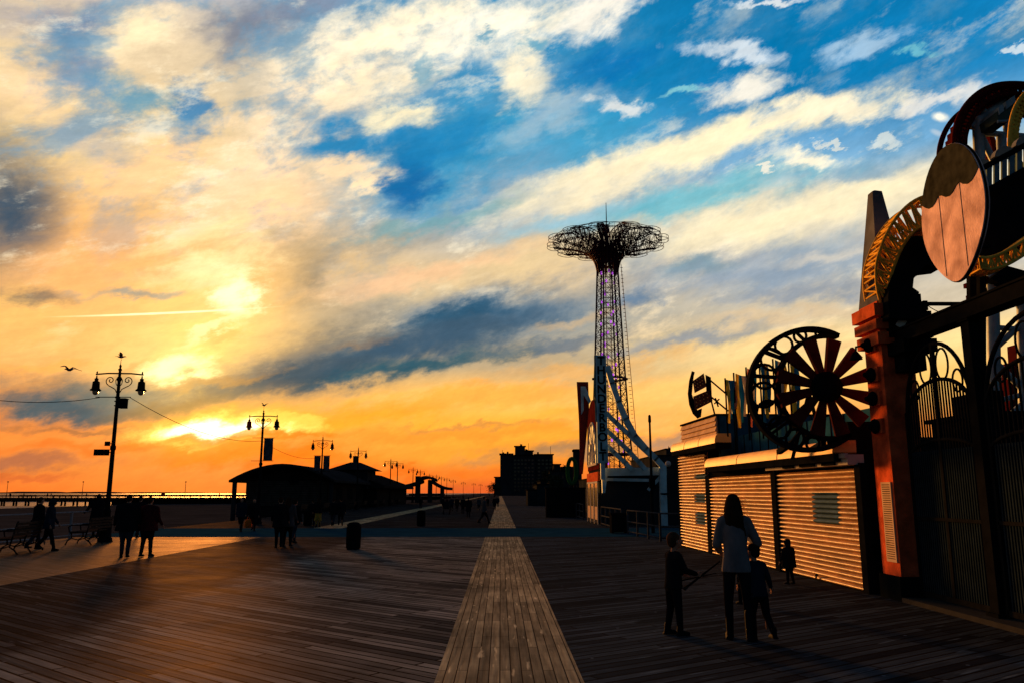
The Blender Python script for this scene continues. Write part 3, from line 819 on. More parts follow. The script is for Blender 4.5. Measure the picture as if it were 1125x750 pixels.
banner(2, -1, 'left banner of the lamp in front of the pavilion roof')
banner(2, 1, 'right banner of the lamp in front of the pavilion roof')

# ------------------------------------------------------------------ gulls
def gull(label, loc, rz, flying, s_=1):
    t = thing('seagull', label, 'bird', loc, rz, 'seagulls'); t.scale = (s_, s_, s_)
    q = MB(); rings = []
    for y, r, z in ((-.24, .012, .03), (-.15, .04, .01), (-.05, .07, 0), (.06, .07, .01), (.13, .045, .035), (.17, .04, .05), (.215, .035, .055), (.25, .014, .045), (.29, .005, .035)):
        rings.append(((0, y, z), (r, 0, 0), (0, 0, r * .9)))
    q.loft(rings, 10)
    for s in (-1, 1):
        a = ((0.05, .07, .03), (.25, .08, .16), (.44, .03, .10), (.66, -.10, .04))
        b = ((.05, -.07, .02), (.25, -.06, .14), (.42, -.08, .09), (.66, -.12, .035))
        if not flying: a = ((.05, .07, .04), (.18, .06, .14), (.30, 0, .20), (.42, -.1, .22)); b = ((.05, -.08, .03), (.18, -.10, .12), (.28, -.14, .18), (.42, -.15, .215))
        vs = []
        for p, r in zip(a, b):
            vs += [(s * p[0], p[1], p[2]), (s * r[0], r[1], r[2]), (s * p[0], p[1] - .01, p[2] + .02), (s * r[0], r[1], r[2] + .008)]
        fs = []
        for i in range(3):
            o = i * 4; fs += [(o, o + 1, o + 5, o + 4), (o + 2, o + 6, o + 7, o + 3), (o, o + 4, o + 6, o + 2), (o + 1, o + 3, o + 7, o + 5)]
        q.add(vs, fs, True)
    q.add([(-.03, -.2, .03), (.03, -.2, .03), (.06, -.33, .03), (-.06, -.33, .03), (0, -.2, .045), (0, -.33, .04)], [(0, 1, 2, 3), (0, 4, 1), (4, 5, 2, 1), (3, 5, 4, 0), (2, 5, 3)])
    q.build('body', mat('gull_feathers', (.14, .13, .13), .8, 0, .3, 12), t)
    if not flying:
        for s in (-1, 1): MB().tube([(s * .03, 0, -.05), (s * .03, .01, -.16), (s * .03, .05, -.165)], .007, 5).build('leg', m_black, t)
    return t
gull('seagull gliding with spread wings left of the nearest lamp', P(76, 406, 30), R(75), True, .8)
gull('seagull with raised wings perched on top of the nearest lamp', (x1, y1, 6.60), R(-60), False, .62)
gull('small seagull perched on top of the lamp with the red lantern', (LAMPS[1][0], LAMPS[1][1], 6.60), R(60), False, .6)

# ------------------------------------------------------------------ railing, benches, bins
def railing(pts, label, name='pipe_railing', h=.98, step=2.2, rails=(.12, .52, .98), m=None, r=.03, group=None):
    m = m or m_steel
    t = thing(name, label, 'railing', pts[0], 0, group)
    for rz_ in rails:
        MB().tube([Vector(p) + Vector((0, 0, rz_)) - Vector(pts[0]) for p in pts], r, 8).build('rail', m, t)
    posts = []
    for a, b in zip(pts[:-1], pts[1:]):
        a, b = Vector(a), Vector(b); n = max(1, round((b - a).length / step))
        for i in range(n): posts.append(a.lerp(b, i / n))
    posts.append(Vector(pts[-1]))
    p0 = MB().box((-.035, -.035, 0), (.035, .035, h)).build('post', m, t)
    for i, p in enumerate(posts):
        o = p0 if i == 0 else p0.copy()
        if i: COL.objects.link(o); o.parent = t
        o.location = p - Vector(pts[0])
    return t
railing([(-16.3, 9, 0), (-16.3, 34, 0)], 'steel pipe railing with three bars behind the benches at the left edge', step=2.6, m=mat('bright_rail_steel', (.17, .18, .21), .5, 0, .15, 6))
def make_bench(label):
    t = thing('park_bench', label, 'bench', (0, 0, 0), 0, 'slatted benches along the left edge')
    q = MB()
    for i in range(5): q.box((-1.05, -.25 + i * .1, .43), (1.05, -.17 + i * .1, .46))
    q.build('seat', m_wood, t)
    q = MB(); rot = Matrix.Rotation(R(14), 3, 'X')
    for i in range(4): q.box((-1.05, .26, .52 + i * .1), (1.05, .285, .59 + i * .1), Matrix.Rotation(R(-12), 3, 'X'), (0, .26, .46))
    q.build('backrest', m_wood, t)
    for x in (-.95, 0, .95):
        q = MB()
        q.tube([(x, -.40, .02), (x, -.34, .16), (x, -.22, .24), (x, -.24, .40), (x, -.28, .43)], .022, 6)
        q.tube([(x, .42, .02), (x, .33, .14), (x, .20, .22), (x, .24, .42), (x, .36, .92)], .022, 6)
        q.tube([(x, -.24, .25), (x, 0, .18), (x, .22, .25)], .016, 6)
        q.tube([(x, -.3, .43), (x, -.34, .60), (x, -.25, .66), (x, .27, .66)], .02, 6)
        q.bar((x, -.28, .42), (x, .24, .42), .03)
        q.build('leg', m_iron, t)
    return t
b0 = make_bench('bench at the left edge of the picture behind the walking couple')
spots = [(G(16, 607), 'bench at the left edge of the picture behind the walking couple', 80), (G(98, 597), 'bench by the railing with a person standing behind it, left of the nearest lamp', 84)]
far_b = [(62, 'first'), (66, 'second'), (70, 'third'), (76, 'fourth'), (84, 'fifth'), (90, 'sixth'), (97, 'seventh'), (104, 'eighth'), (112, 'ninth'), (120, 'tenth')]
for i, (p, lab, a) in enumerate(spots):
    o = b0 if i == 0 else dup(b0, p, 0, lab)
    o.location = p; o.rotation_euler = (0, 0, R(-a))
for Y, w in far_b:
    dup(b0, (-15.1, Y, 0), R(-90), w + ' of the far benches in front of the pavilion, counting away from the viewer', 'benches in front of the pavilion')
def make_bin(label):
    t = thing('litter_bin', label, 'litter bin', (0, 0, 0), 0, 'round litter bins on the boards')
    q = MB().lathe([(.20, 0), (.205, .70), (.215, .72), (.215, .76), (.18, .76), (.17, .70), (.165, .05)], 20)
    for i in range(20):
        a = 2 * math.pi * i / 20; q.cbox((.212 * math.cos(a), .212 * math.sin(a), .36), (.018, .045, .62), Matrix.Rotation(a, 3, 'Z'))
    q.build('barrel', m_black, t); MB().lathe([(.222, .18), (.222, .22)], 20).build('hoop', m_iron, t)
    MB().lathe([(.17, .70), (.19, .765), (.15, .80), (.08, .815), (.02, .82)], 20).build('lid', m_black, t)
    return t
g = G(388, 603); bn = make_bin('nearest litter bin standing alone in the middle of the boards'); bn.location = g
dup(bn, G(462.5, 577.5), 0, 'smaller looking far litter bin just beyond the cross strip')
dup(bn, G(338, 577), 0, 'litter bin beside the group in front of the pavilion')

# ================================================================== shuttered shops on the right
WA, WB = G(750.5, 599.5), G(961, 652)
WD = (WA - WB).normalized(); WN = Vector((-WD.y, WD.x, 0))          # along the wall (away), outward to the boards
if WN.x > 0: WN = -WN
def onwall(px, py, off=0.0):
    """(distance along the wall from its near end, height) of the wall point seen at a photo pixel"""
    d = ray(px, py); o = Vector((0, 0, EYE)); w0 = WB + WN * off
    t = (w0 - o).dot(WN) / d.dot(WN); p = o + d * t
    return (p - w0).dot(WD), p.z
RW = Matrix((( WD.x, WN.x, 0), (WD.y, WN.y, 0), (0, 0, 1)))            # local (s, outward, z) -> world
wall_rz = math.atan2(WD.y, WD.x)
# local frame of every shop thing: origin WB, X along the wall away from the viewer, -Y... outward is local +Y
flip = 1 if (Matrix.Rotation(wall_rz, 3, 'Z') @ Vector((0, 1, 0))).dot(WN) > 0 else -1
def O(v): return v * flip                                              # outward distance to local y
def S(px, py=600): return onwall(px, py)[0]
LEN = (WA - WB).length
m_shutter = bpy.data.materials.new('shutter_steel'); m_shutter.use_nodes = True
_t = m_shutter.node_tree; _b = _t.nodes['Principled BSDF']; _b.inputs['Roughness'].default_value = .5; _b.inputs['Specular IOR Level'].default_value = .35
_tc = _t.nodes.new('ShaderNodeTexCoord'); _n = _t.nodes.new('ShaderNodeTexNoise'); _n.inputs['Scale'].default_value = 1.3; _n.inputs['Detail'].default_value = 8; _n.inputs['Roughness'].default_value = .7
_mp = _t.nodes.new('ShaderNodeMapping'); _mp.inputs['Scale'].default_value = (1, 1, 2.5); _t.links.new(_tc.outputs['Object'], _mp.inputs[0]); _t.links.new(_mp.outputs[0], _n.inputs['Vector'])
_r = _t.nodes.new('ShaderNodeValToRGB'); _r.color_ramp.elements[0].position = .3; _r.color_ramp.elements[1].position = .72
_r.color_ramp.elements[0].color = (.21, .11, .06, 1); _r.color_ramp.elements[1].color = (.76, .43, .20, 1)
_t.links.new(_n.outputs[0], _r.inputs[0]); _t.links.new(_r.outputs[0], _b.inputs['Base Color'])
_n2 = _t.nodes.new('ShaderNodeTexNoise'); _n2.inputs['Scale'].default_value = 26; _n2.inputs['Detail'].default_value = 3; _t.links.new(_tc.outputs['Object'], _n2.inputs['Vector'])
_bp = _t.nodes.new('ShaderNodeBump'); _bp.inputs['Strength'].default_value = .55; _bp.inputs['Distance'].default_value = .012; _t.links.new(_n2.outputs[0], _bp.inputs['Height']); _t.links.new(_bp.outputs[0], _b.inputs['Normal'])
m_gold = mat('golden_awning_fascia', (.92, .50, .15), .6, 0, .15, 2, .1, 20, spec=.15)
m_patch = mat('blue_grey_patch', (.10, .17, .24), .7, 0, .15, 5)

def shutter_mesh(s0, s1, z0, z1, pitch=.118, amp=.033, off=.03):
    """convex slats like a real roller curtain, in profile"""
    prof = []; n = int((z1 - z0) / pitch)
    for k in range(n):
        zb = z0 + k * pitch
        for j in range(8):
            u = j / 8; prof.append((off + amp * 2 * math.sin(math.pi * min(1, (u + .04) * 1.18)) ** .8 if u < .8 else off - .02, zb + u * pitch))
    prof.append((off, z0 + n * pitch))
    q = MB(); vs = []
    for y, z in prof: vs += [(s0, O(y), z), (s1, O(y), z)]
    fs = [(2 * i, 2 * i + 1, 2 * i + 3, 2 * i + 2) for i in range(len(prof) - 1)]
    q.add(vs, fs); q.box((s0, min(O(-.02), O(.0)), z0), (s1, max(O(-.02), O(.0)), z0 + n * pitch))
    return q
def lb(q, s0, s1, o0, o1, z0, z1):
    a, b = sorted((O(o0), O(o1))); s0, s1 = sorted((s0, s1)); return q.box((s0, a, z0), (s1, b, z1))
def shop_thing(name, label, cat, group=None):
    return thing(name, label, cat, WB, wall_rz, group)
sA = 0.06; sB = S(863, 630); sC = S(858, 629); sD = S(786, 609); sE = S(782, 608); sF = LEN - .05
ZN = onwall(951, 511)[1]; ZM = onwall(820, 520)[1]; ZF = onwall(750, 497)[1]
print('wall', [round(v, 2) for v in (sA, sB, sC, sD, sE, sF, ZN, ZM, ZF, LEN)], WA, WB)
m_dark = m_black
# near shop
sh = shop_thing('shuttered_shop', 'nearest roller shuttered shop with blue grey patch on its shutter, next to the orange pillar', 'shop', 'roller shuttered shops')
lb(MB(), 0, sB + .02, -4.2, -.03, 0, ZN + .28).build('wall', m_dark, sh)
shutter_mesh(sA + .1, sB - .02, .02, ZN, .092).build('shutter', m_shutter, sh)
q = MB(); lb(q, -.05, sA + .1, -.02, .12, 0, ZN + .05); q.build('guide_rail', m_dark, sh)
q = MB(); lb(q, sB - .02, sB + .06, -.02, .12, 0, ZN + .05); q.build('guide_rail', m_dark, sh)
q = MB(); lb(q, .0, sB + .05, .0, .30, ZN + .02, ZN + .20); lb(q, .0, sB + .05, .28, .34, ZN + .14, ZN + .22); q.build('shutter_housing', m_white, sh)
for a, b in ((.12, .26), (.34, .52), (.60, .74)):
    q = MB(); lb(q, sB * a, sB * b, .30, .33, ZN + .03, ZN + .11); q.build('bracket', m_black, sh)
def patch(s0, s1, z0, z1, ztop, name, par):
    pm = shutter_mesh(min(s0, s1), max(s0, s1), .02, ztop, .092, .033, .034)
    npf = (len(pm.v) - 8) // 2; vv = pm.v[:npf * 2]; sel = [i for i in range(npf) if min(z0, z1) < vv[2 * i][2] < max(z0, z1) + .02]
    k = MB().add([vv[2 * i + j_] for i in sel for j_ in (0, 1)], [(2 * i, 2 * i + 1, 2 * i + 3, 2 * i + 2) for i in range(len(sel) - 1)])
    return k.build(name, m_patch, par)
s0, z0 = onwall(896.5, 541); s1, z1 = onwall(927, 577)
patch(s0, s1, z0, z1, ZN, 'painted_patch', sh)
for ss in ((sA + sB) / 2,): q = MB(); lb(q, ss, ss + .10, .10, .12, .10, .14); lb(q, ss + .03, ss + .07, .12, .14, .05, .12); q.build('padlock', m_iron, sh)
# middle shop
sh = shop_thing('shuttered_shop', 'middle roller shuttered shop under the long golden awning, behind the woman', 'shop', 'roller shuttered shops')
lb(MB(), sB + .06, sE, -4.2, -.03, 0, ZM + .25).build('wall', m_dark, sh)
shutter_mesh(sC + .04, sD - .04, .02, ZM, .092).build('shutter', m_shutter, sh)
q = MB(); lb(q, sB + .08, sC + .04, -.02, .10, 0, ZM); q.build('guide_rail', m_dark, sh)
q = MB(); lb(q, sD - .04, sE, -.02, .10, 0, ZM); q.build('guide_rail', m_dark, sh)
# awning over the middle and near shops
def awning(s0, s1, zlo, zhi, out, label):
    t = shop_thing('shop_awning', label, 'awning', 'box awnings over the shutters')
    q = MB(); lb(q, s0, s1, 0.0, out - .02, zlo - .14, zlo + .02); q.build('soffit', m_dark, t)
    n = 8; vs = []
    for i in range(n + 1):
        a = math.pi / 2 * i / n; vs.append((O(out * (1 - .28 * (1 - math.cos(a)))), zlo + (zhi - zlo) * math.sin(a)))
    vs = [(O(0), zlo)] + vs + [(O(0), zhi)]
    q = MB().prism([(s0, y, z) for y, z in vs], (s1 - s0, 0, 0)); q.build('fascia', m_gold, t)
    for f in (.33, .66):
        q = MB(); s = s0 + (s1 - s0) * f; q.prism([(s, y * 1.012, z) for y, z in vs], (.02, 0, 0)); q.build('seam', m_dark, t)
    return t
OUT = .45
def aw(px, py): return onwall(px, py, OUT)
a0 = aw(934, 491); a1 = aw(774, 515.5); h1 = aw(774, 503); h0 = aw(934, 480)
print('awn', a0, a1, h0, h1)
awning(max(a0[0], .25), a1[0], (a0[1] + a1[1]) / 2 + .0, (h0[1] + h1[1]) / 2 - .0, OUT, 'long golden lit box awning over the middle shutter, below the big wheel')
b0_ = aw(785, 484); b1_ = aw(737, 497.5); b2 = aw(737, 487)
awning(b0_[0], b1_[0], (b0_[1] + b1_[1]) / 2, b2[1], OUT, 'short golden lit box awning over the farthest shutter')
# far shop with upper storey
sh = shop_thing('shuttered_shop', 'farthest roller shuttered shop, taller, with two small notices on its shutter', 'shop', 'roller shuttered shops')
lb(MB(), sE + .0, LEN, -4.2, -.03, 0, ZF + .15).build('wall', m_dark, sh)
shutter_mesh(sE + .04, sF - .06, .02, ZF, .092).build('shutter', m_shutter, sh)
q = MB(); lb(q, sF - .06, LEN + .02, -.02, .10, 0, ZF); q.build('guide_rail', m_dark, sh)
for (pa, ya, pb, yb) in ((766, 543, 778, 552), (767, 562, 778, 576), (766, 521, 778, 526)):
    s0, z0 = onwall(pa, ya); s1, z1 = onwall(pb, yb); patch(s0, s1, z0, z1, ZF, 'notice', sh)
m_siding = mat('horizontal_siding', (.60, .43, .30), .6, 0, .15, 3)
u0 = onwall(784, 455); u1 = onwall(746.5, 468.5); up_top = (u0[1] + u1[1]) / 2
t = shop_thing('upper_storey', 'raised shop storey with pale siding on its sunlit side and blue boards towards the viewer', 'building')
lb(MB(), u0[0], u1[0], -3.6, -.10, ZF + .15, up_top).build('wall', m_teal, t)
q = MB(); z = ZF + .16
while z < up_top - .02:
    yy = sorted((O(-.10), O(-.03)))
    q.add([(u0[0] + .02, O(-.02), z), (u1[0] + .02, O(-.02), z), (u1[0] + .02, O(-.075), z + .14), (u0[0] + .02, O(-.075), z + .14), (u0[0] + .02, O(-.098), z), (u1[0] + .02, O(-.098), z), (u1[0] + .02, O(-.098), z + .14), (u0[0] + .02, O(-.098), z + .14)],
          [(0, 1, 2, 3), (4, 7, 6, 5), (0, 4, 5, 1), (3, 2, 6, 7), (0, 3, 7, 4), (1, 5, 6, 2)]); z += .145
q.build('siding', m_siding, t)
for k in range(8): yy = -.12 - k * .45; lb(MB(), u0[0] - .05, u0[0] - .026, yy - .02, yy, ZF - .2, up_top).build('batten', m_black, t)
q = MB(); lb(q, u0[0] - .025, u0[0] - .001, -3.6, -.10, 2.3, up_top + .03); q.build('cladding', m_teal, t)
q = MB(); lb(q, u0[0] - .04, u1[0] + .03, -3.6, -.02, up_top + .0, up_top + .05); q.build('coping', m_black, t)
# low parapet above the middle shop, in the same blue boards
t = shop_thing('roof_parapet', 'low blue boarded parapet along the roof behind the big wheel', 'parapet')
lb(MB(), .6, u0[0] - .06, -.75, -.60, ZM + .2, 3.28).build('panel', m_teal, t)
for k in range(18):
    s = .7 + k * .6
    if s < u0[0] - .1: lb(MB(), s, s + .03, -.60, -.585, ZM + .2, 3.28).build('batten', m_black, t)

# ------------------------------------------------------------------ banner flags, hanging sign
fy = 20.6
stripe = [( .03, .16, .26), (.45, .33, .06), (.48, .18, .10), (.05, .22, .30)]
def flag(px, top, bot, wpx, cols, label, Y=fy):
    a = P(px, bot, Y); b = P(px, top, Y); w = wpx / 883 * Y; t = thing('banner_flag', label, 'flag', (a.x, Y, a.z - .35), 0, 'striped banner flags on the shop roof')
    H = b.z - a.z + .35
    MB().tube([(0, 0, 0), (0, 0, H)], .022, 8).build('pole', m_black, t)
    ns = len(cols); nr = 12
    for c in range(ns):
        vs = []
        for k in range(nr + 1):
            u = k / nr; z = H - .03 - u * (H - .38) * (1 - .12 * c)
            for j in (0, 1):
                f = (c + j) / ns; x = .03 + f * w * (1 + .12 * math.sin(u * 5)); y = .06 * math.sin(u * 6 + f * 5 + px)
                vs.append((x, y, z - .06 * f))
        q = MB().add(vs, [(2 * k, 2 * k + 1, 2 * k + 3, 2 * k + 2) for k in range(nr)], True)
        o = q.build('stripe', m_flag[cols[c]], t); md = o.modifiers.new('s', 'SOLIDIFY'); md.thickness = .012
def clothmat(name, rgb):
    m = mat(name, rgb, .9); t_ = m.node_tree; b_ = t_.nodes['Principled BSDF']; tr = t_.nodes.new('ShaderNodeBsdfTranslucent'); tr.inputs[0].default_value = (*rgb, 1)
    mx = t_.nodes.new('ShaderNodeMixShader'); mx.inputs[0].default_value = .45; t_.links.new(b_.outputs[0], mx.inputs[1]); t_.links.new(tr.outputs[0], mx.inputs[2]); t_.links.new(mx.outputs[0], t_.nodes['Material Output'].inputs[0]); return m
m_flag = [clothmat('flag_blue', (.05, .30, .50)), clothmat('flag_yellow', (.75, .60, .10)), clothmat('flag_orange', (.75, .36, .22)), clothmat('flag_pale', (.6, .55, .48))]
flag(799, 415, 464, 11, [1, 0, 0, 2], 'leftmost striped banner flag, yellow and blue, on the shop roof')
flag(809, 409, 469, 12, [1, 0, 3], 'second striped banner flag from the left, with the yellow edge')
flag(823, 403, 468, 9, [2, 3, 0], 'third banner flag, seen at the left rim of the crescent')
flag(838, 399, 466, 9, [0, 1, 0], 'fourth banner flag, seen through the crescent', 20.0)
flag(853, 394, 462, 12, [0, 3, 1], 'fifth banner flag, seen between crescent and blades', 19.6)
flag(870, 391, 458, 9, [1, 0], 'rightmost banner flag, seen behind the wheel blades', 19.2)
def hsign():
    Y = 21.5; t = thing('hanging_sign', 'dark projecting sign of a bow with two lettered boards, left of the banner flags', 'sign', P(784, 452, Y))
    k = Y / 883
    pts = [(760, 407), (757, 418), (755.5, 432), (757, 444), (761, 454), (766, 459), (770, 457)]
    inn = [(771, 448), (766, 450), (763, 442), (760, 432), (761, 420), (762, 412), (763, 408)]
    q = MB().prism([P(a, b, Y) for a, b in pts + inn], (.03, .10, 0)); q.build('bow', m_black, t)
    mb_ = mat('sign_board', (.12, .05, .035), .6, 0, .3, 10)
    for i, poly in enumerate(([(761, 418), (773, 409.5), (776, 424), (763, 431)], [(761.5, 435), (780, 427.5), (781, 441), (763.5, 450)])):
        MB().prism([P(a, b, Y - .05) for a, b in poly], (.02, .06, 0)).build('board', mb_, t)
        (ax, ay), (bx2, by2), (cx2, cy2), (dx2, dy2) = poly
        for r in range(3):
            for c in range(4):
                u = .14 + c * .22; v = .2 + r * .28; x = ax + (bx2 - ax) * u + (dx2 - ax) * v; y = ay + (by2 - ay) * u + (dy2 - ay) * v
                MB().sphere(P(x, y, Y - .06), .018, 6, 4).build('bulb', m_gold, t)
    q = MB().prism([P(a, b, Y) for a, b in ((775, 411), (781, 414), (782, 432), (776, 430))], (.02, .08, 0)); q.build('end_plate', m_black, t)
    q = MB()
    for a, b in (((780, 417), (800, 434)), ((782, 436), (800, 451)), ((781, 438), (785, 454)), ((779, 417), (782, 440)), ((785, 443), (790, 438)), ((786, 437), (789, 446))): q.tube([P(*a, Y), P(*b, Y - .2)], .022, 6)
    q.build('strut', m_black, t)
    t['label'] = 'dark projecting sign of a bow with two dotted boards, left of the banner flags'
    ground_anchor(t)
hsign()

# ------------------------------------------------------------------ crescent and wheel
WY = 14.4
def crescent():
    t = thing('crescent_sign', 'big dark openwork crescent curving round the left of the bladed wheel', 'sign', P(890, 492, WY))
    k = WY / 883; cx, cy, r1 = 889, 428, 66; ix, iy, r2 = 905, 425, 56
    A = []; Bp = []
    a0, a1 = R(62), R(312)
    n = 48
    for i in range(n + 1):
        a = a0 + (a1 - a0) * i / n; A.append((cx + r1 * math.cos(a), cy - r1 * math.sin(a)))
    # inner arc runs between the same tips
    t0 = math.atan2(-(A[0][1] - iy), A[0][0] - ix); t1 = math.atan2(-(A[-1][1] - iy), A[-1][0] - ix) % (2 * math.pi)
    for i in range(n + 1):
        a = t0 + (t1 - t0) * i / n
        ra = math.hypot(A[0][0] - ix, A[0][1] - iy) * (1 - i / n) + math.hypot(A[-1][0] - ix, A[-1][1] - iy) * (i / n)
        rr = ra * (1 - math.sin(math.pi * i / n)) + (51) * math.sin(math.pi * i / n)
        Bp.append((ix + rr * math.cos(a), iy - rr * math.sin(a)))
    T = lambda L_, Y=WY: [P(x, y, Y) for x, y in L_]
    def rim(L_, w):
        q = MB(); v = T(L_)
        for a, b in zip(v[:-1], v[1:]): q.bar(a - Vector((0, .0, 0)), b + (b - a) * .05, .16, w, (0, 0, 1)) if False else None
        vs = []
        for i, p in enumerate(v):
            d = (v[min(i + 1, n)] - v[max(i - 1, 0)]).normalized(); nn = Vector((-d.z, 0, d.x)) * w * .5
            vs += [p + nn + Vector((0, -.09, 0)), p - nn + Vector((0, -.09, 0)), p - nn + Vector((0, .09, 0)), p + nn + Vector((0, .09, 0))]
        fs = []
        for i in range(n):
            o = i * 4
            for j in range(4): fs.append((o + j, o + (j + 1) % 4, o + 4 + (j + 1) % 4, o + 4 + j))
        q.add(vs, fs); q.add(vs[:4], [(0, 1, 2, 3)]); q.add(vs[-4:], [(3, 2, 1, 0)]); return q
    rim(A, .085).build('outer_rim', m_iron, t); rim(Bp, .075).build('inner_rim', m_iron, t)
    q = MB()
    for i in range(3, n - 1):
        w = math.hypot(A[i][0] - Bp[i][0], A[i][1] - Bp[i][1])
        if w < 6: continue
        mx, my = (A[i][0] + Bp[i][0]) / 2, (A[i][1] + Bp[i][1]) / 2
        if i % 4 == 0:
            r = w / 2 * .88; pts = [P(mx + r * math.cos(a * math.pi / 8), my + r * math.sin(a * math.pi / 8), WY) for a in range(16)]
            q.tube(pts, .026, 6, close=True)
        if i % 6 == 2: q.bar(P(*A[i], WY), P(*Bp[i], WY), .05, .05)
    q.build('ring_ornament', m_iron, t)
    for i in (15, 20, 26, 31, 36): MB().bar(P(*A[i], WY), P(*Bp[i], WY), .09, .06).build('strut', m_iron, t)
    # bright edge strip picked out on the seaward rim
    for xx, yy in ((905, 489), (870, 489)): MB().bar(P(xx, yy - 3, WY + .1), P(xx, yy - 3, WY + .1) + Vector((.2, 1.3, -.1)), .09, .09).build('stay', m_iron, t)
    ground_anchor(t)
crescent()
def wheel():
    hub = P(907, 425, WY - .12); k = WY / 883
    t = thing('bladed_wheel', 'dark red windmill wheel with twelve flat blades beside the orange pillar', 'wheel', hub)
    mbl = mat('dark_red_blade', (.060, .016, .013), .5, 0, .25, 4)
    MB().lathe([(.04, -.14), (.20, -.13), (.265, -.08), (.28, 0), (.265, .12), (.12, .16)], 28).build('hub', m_black, t).data.transform(Matrix.Rotation(R(90), 4, 'X'))
    b0 = None
    for i in range(12):
        a = R(16 + 30 * i)
        if b0 is None:
            q = MB(); tw = Matrix.Rotation(R(10), 3, 'X')
            vs = [Vector(p) for p in ((.24, 0, -.060), (.885, 0, -.130), (.885, 0, .130), (.24, 0, .060))]
            vs = [tw @ v for v in vs]; nrm = tw @ Vector((0, .085, 0)); q.prism([v - nrm * .5 for v in vs], nrm)
            b0 = q.build('blade', mbl, t); o = b0
        else: o = b0.copy(); COL.objects.link(o); o.parent = t
        o.rotation_euler = (0, -a, 0)
    q = MB(); q.tube([(0, .1, 0), (0, .9, 0)], .06, 10); q.tube([(0, .8, 0), (.45, 1.3, -1.2)], .035, 8); q.tube([(0, .8, 0), (-.1, 1.6, -1.2)], .035, 8); q.build('axle', m_black, t)
wheel()
t = thing('equipment_box', 'black box under the wheel next to the orange pillar', 'box', P(946, 515, 14.9))
MB().box((-.26, -.2, 0), (.26, .35, .80)).build('housing', m_black, t); MB().box((-.28, -.22, .80), (.28, .37, .86)).build('lid', m_black, t)
for i in range(0): pass

# ------------------------------------------------------------------ orange pillar with obelisk
PF = 13.25; PX0 = 6.42; PX1 = 6.96; PB = PF + .62
HT = P(965, 378, PF).z
def pillar():
    t = thing('gate_pillar', 'tall orange gate pillar with stepped top and black plinth between shutters and iron gate', 'pillar', ((PX0 + PX1) / 2, PF + .3, 0))
    MB().box((PX0, PF, .38), (PX1, PB, HT)).build('shaft', m_orange, t)
    MB().box((PX0 - .05, PF - .05, 0), (PX1 + .05, PB + .05, .38)).build('plinth', m_plinth, t)
    z = HT; n = 0
    for h, e in ((.20, .09), (.05, .02), (.17, .11), (.05, .02), (.21, .13), (.06, .03)):
        MB().box((PX0 - e, PF - e, z), (PX1 + e, PB + e, z + h)).build('tier' if e > .05 else 'neck', m_orange2, t); z += h
    zb = z; zt = P(962, 209, PF + .3).z; cx, cy = (PX0 + PX1) / 2, (PF + PB) / 2
    q = MB(); vs = [(cx + sx_ * .29, cy + sy_ * .38, zb) for sx_, sy_ in ((-1, -1), (1, -1), (1, 1), (-1, 1))] + [(cx + sx_ * .085, cy + sy_ * .09, zt - .05) for sx_, sy_ in ((-1, -1), (1, -1), (1, 1), (-1, 1))] + [(cx, cy, zt)]
    q.add(vs, [(0, 3, 2, 1), (0, 1, 5, 4), (1, 2, 6, 5), (2, 3, 7, 6), (3, 0, 4, 7), (4, 5, 8), (5, 6, 8), (6, 7, 8), (7, 4, 8)]); q.build('obelisk', m_obelisk, t)
    # round bosses with cable glands on the seaward face
    for py in (380, 412, 438, 468):
        zz = P(960, py, PF + .35).z
        q = MB().box((PX0 - .05, PF + .12, zz - .12), (PX0 + .001, PF + .50, zz + .12)); q.build('boss_plate', m_orange2, t)
        o = MB().lathe([(.11, 0), (.13, .03), (.11, .07), (.06, .10), (.03, .16)], 14).build('boss', m_black, t)
        o.data.transform(Matrix.Translation((PX0 - .05, PF + .3, zz)) @ Matrix.Rotation(R(-90), 4, 'Y'))
    zt_, zb_ = P(976, 529, PF + .2).z, P(980, 617, PF + .2).z
    pn = MB().box((PX0 - .022, PF + .06, zb_), (PX0 + .001, PF + .40, zt_)).build('notice_board', m_siding, t)
    q = MB()
    for k in range(34):
        z = zb_ + .05 + k * (zt_ - zb_ - .1) / 33; q.box((PX0 - .026, PF + .10, z), (PX0 - .021, PF + .36, z + .012))
    q.build('text_lines', m_wood, pn)
    ground_anchor(t)
pillar()
def gooseneck(px, py, lab):
    a = P(px, py, PF + .3); t = thing('gooseneck_lamp', lab, 'lamp', a)
    tip = P(940, 391, PF + .1) - a
    MB().tube([(0, 0, 0), (-.10, 0, .02), (-.2, 0, .0), tip], .018, 8).build('arm', m_black, t)
    MB().lathe([(.02, .08), (.05, .06), (.10, -.04), (.11, -.06)][::-1], 12, tip).build('shade', m_black, t)
gooseneck(953, 381, 'small gooseneck lamp on the upper part of the orange pillar')

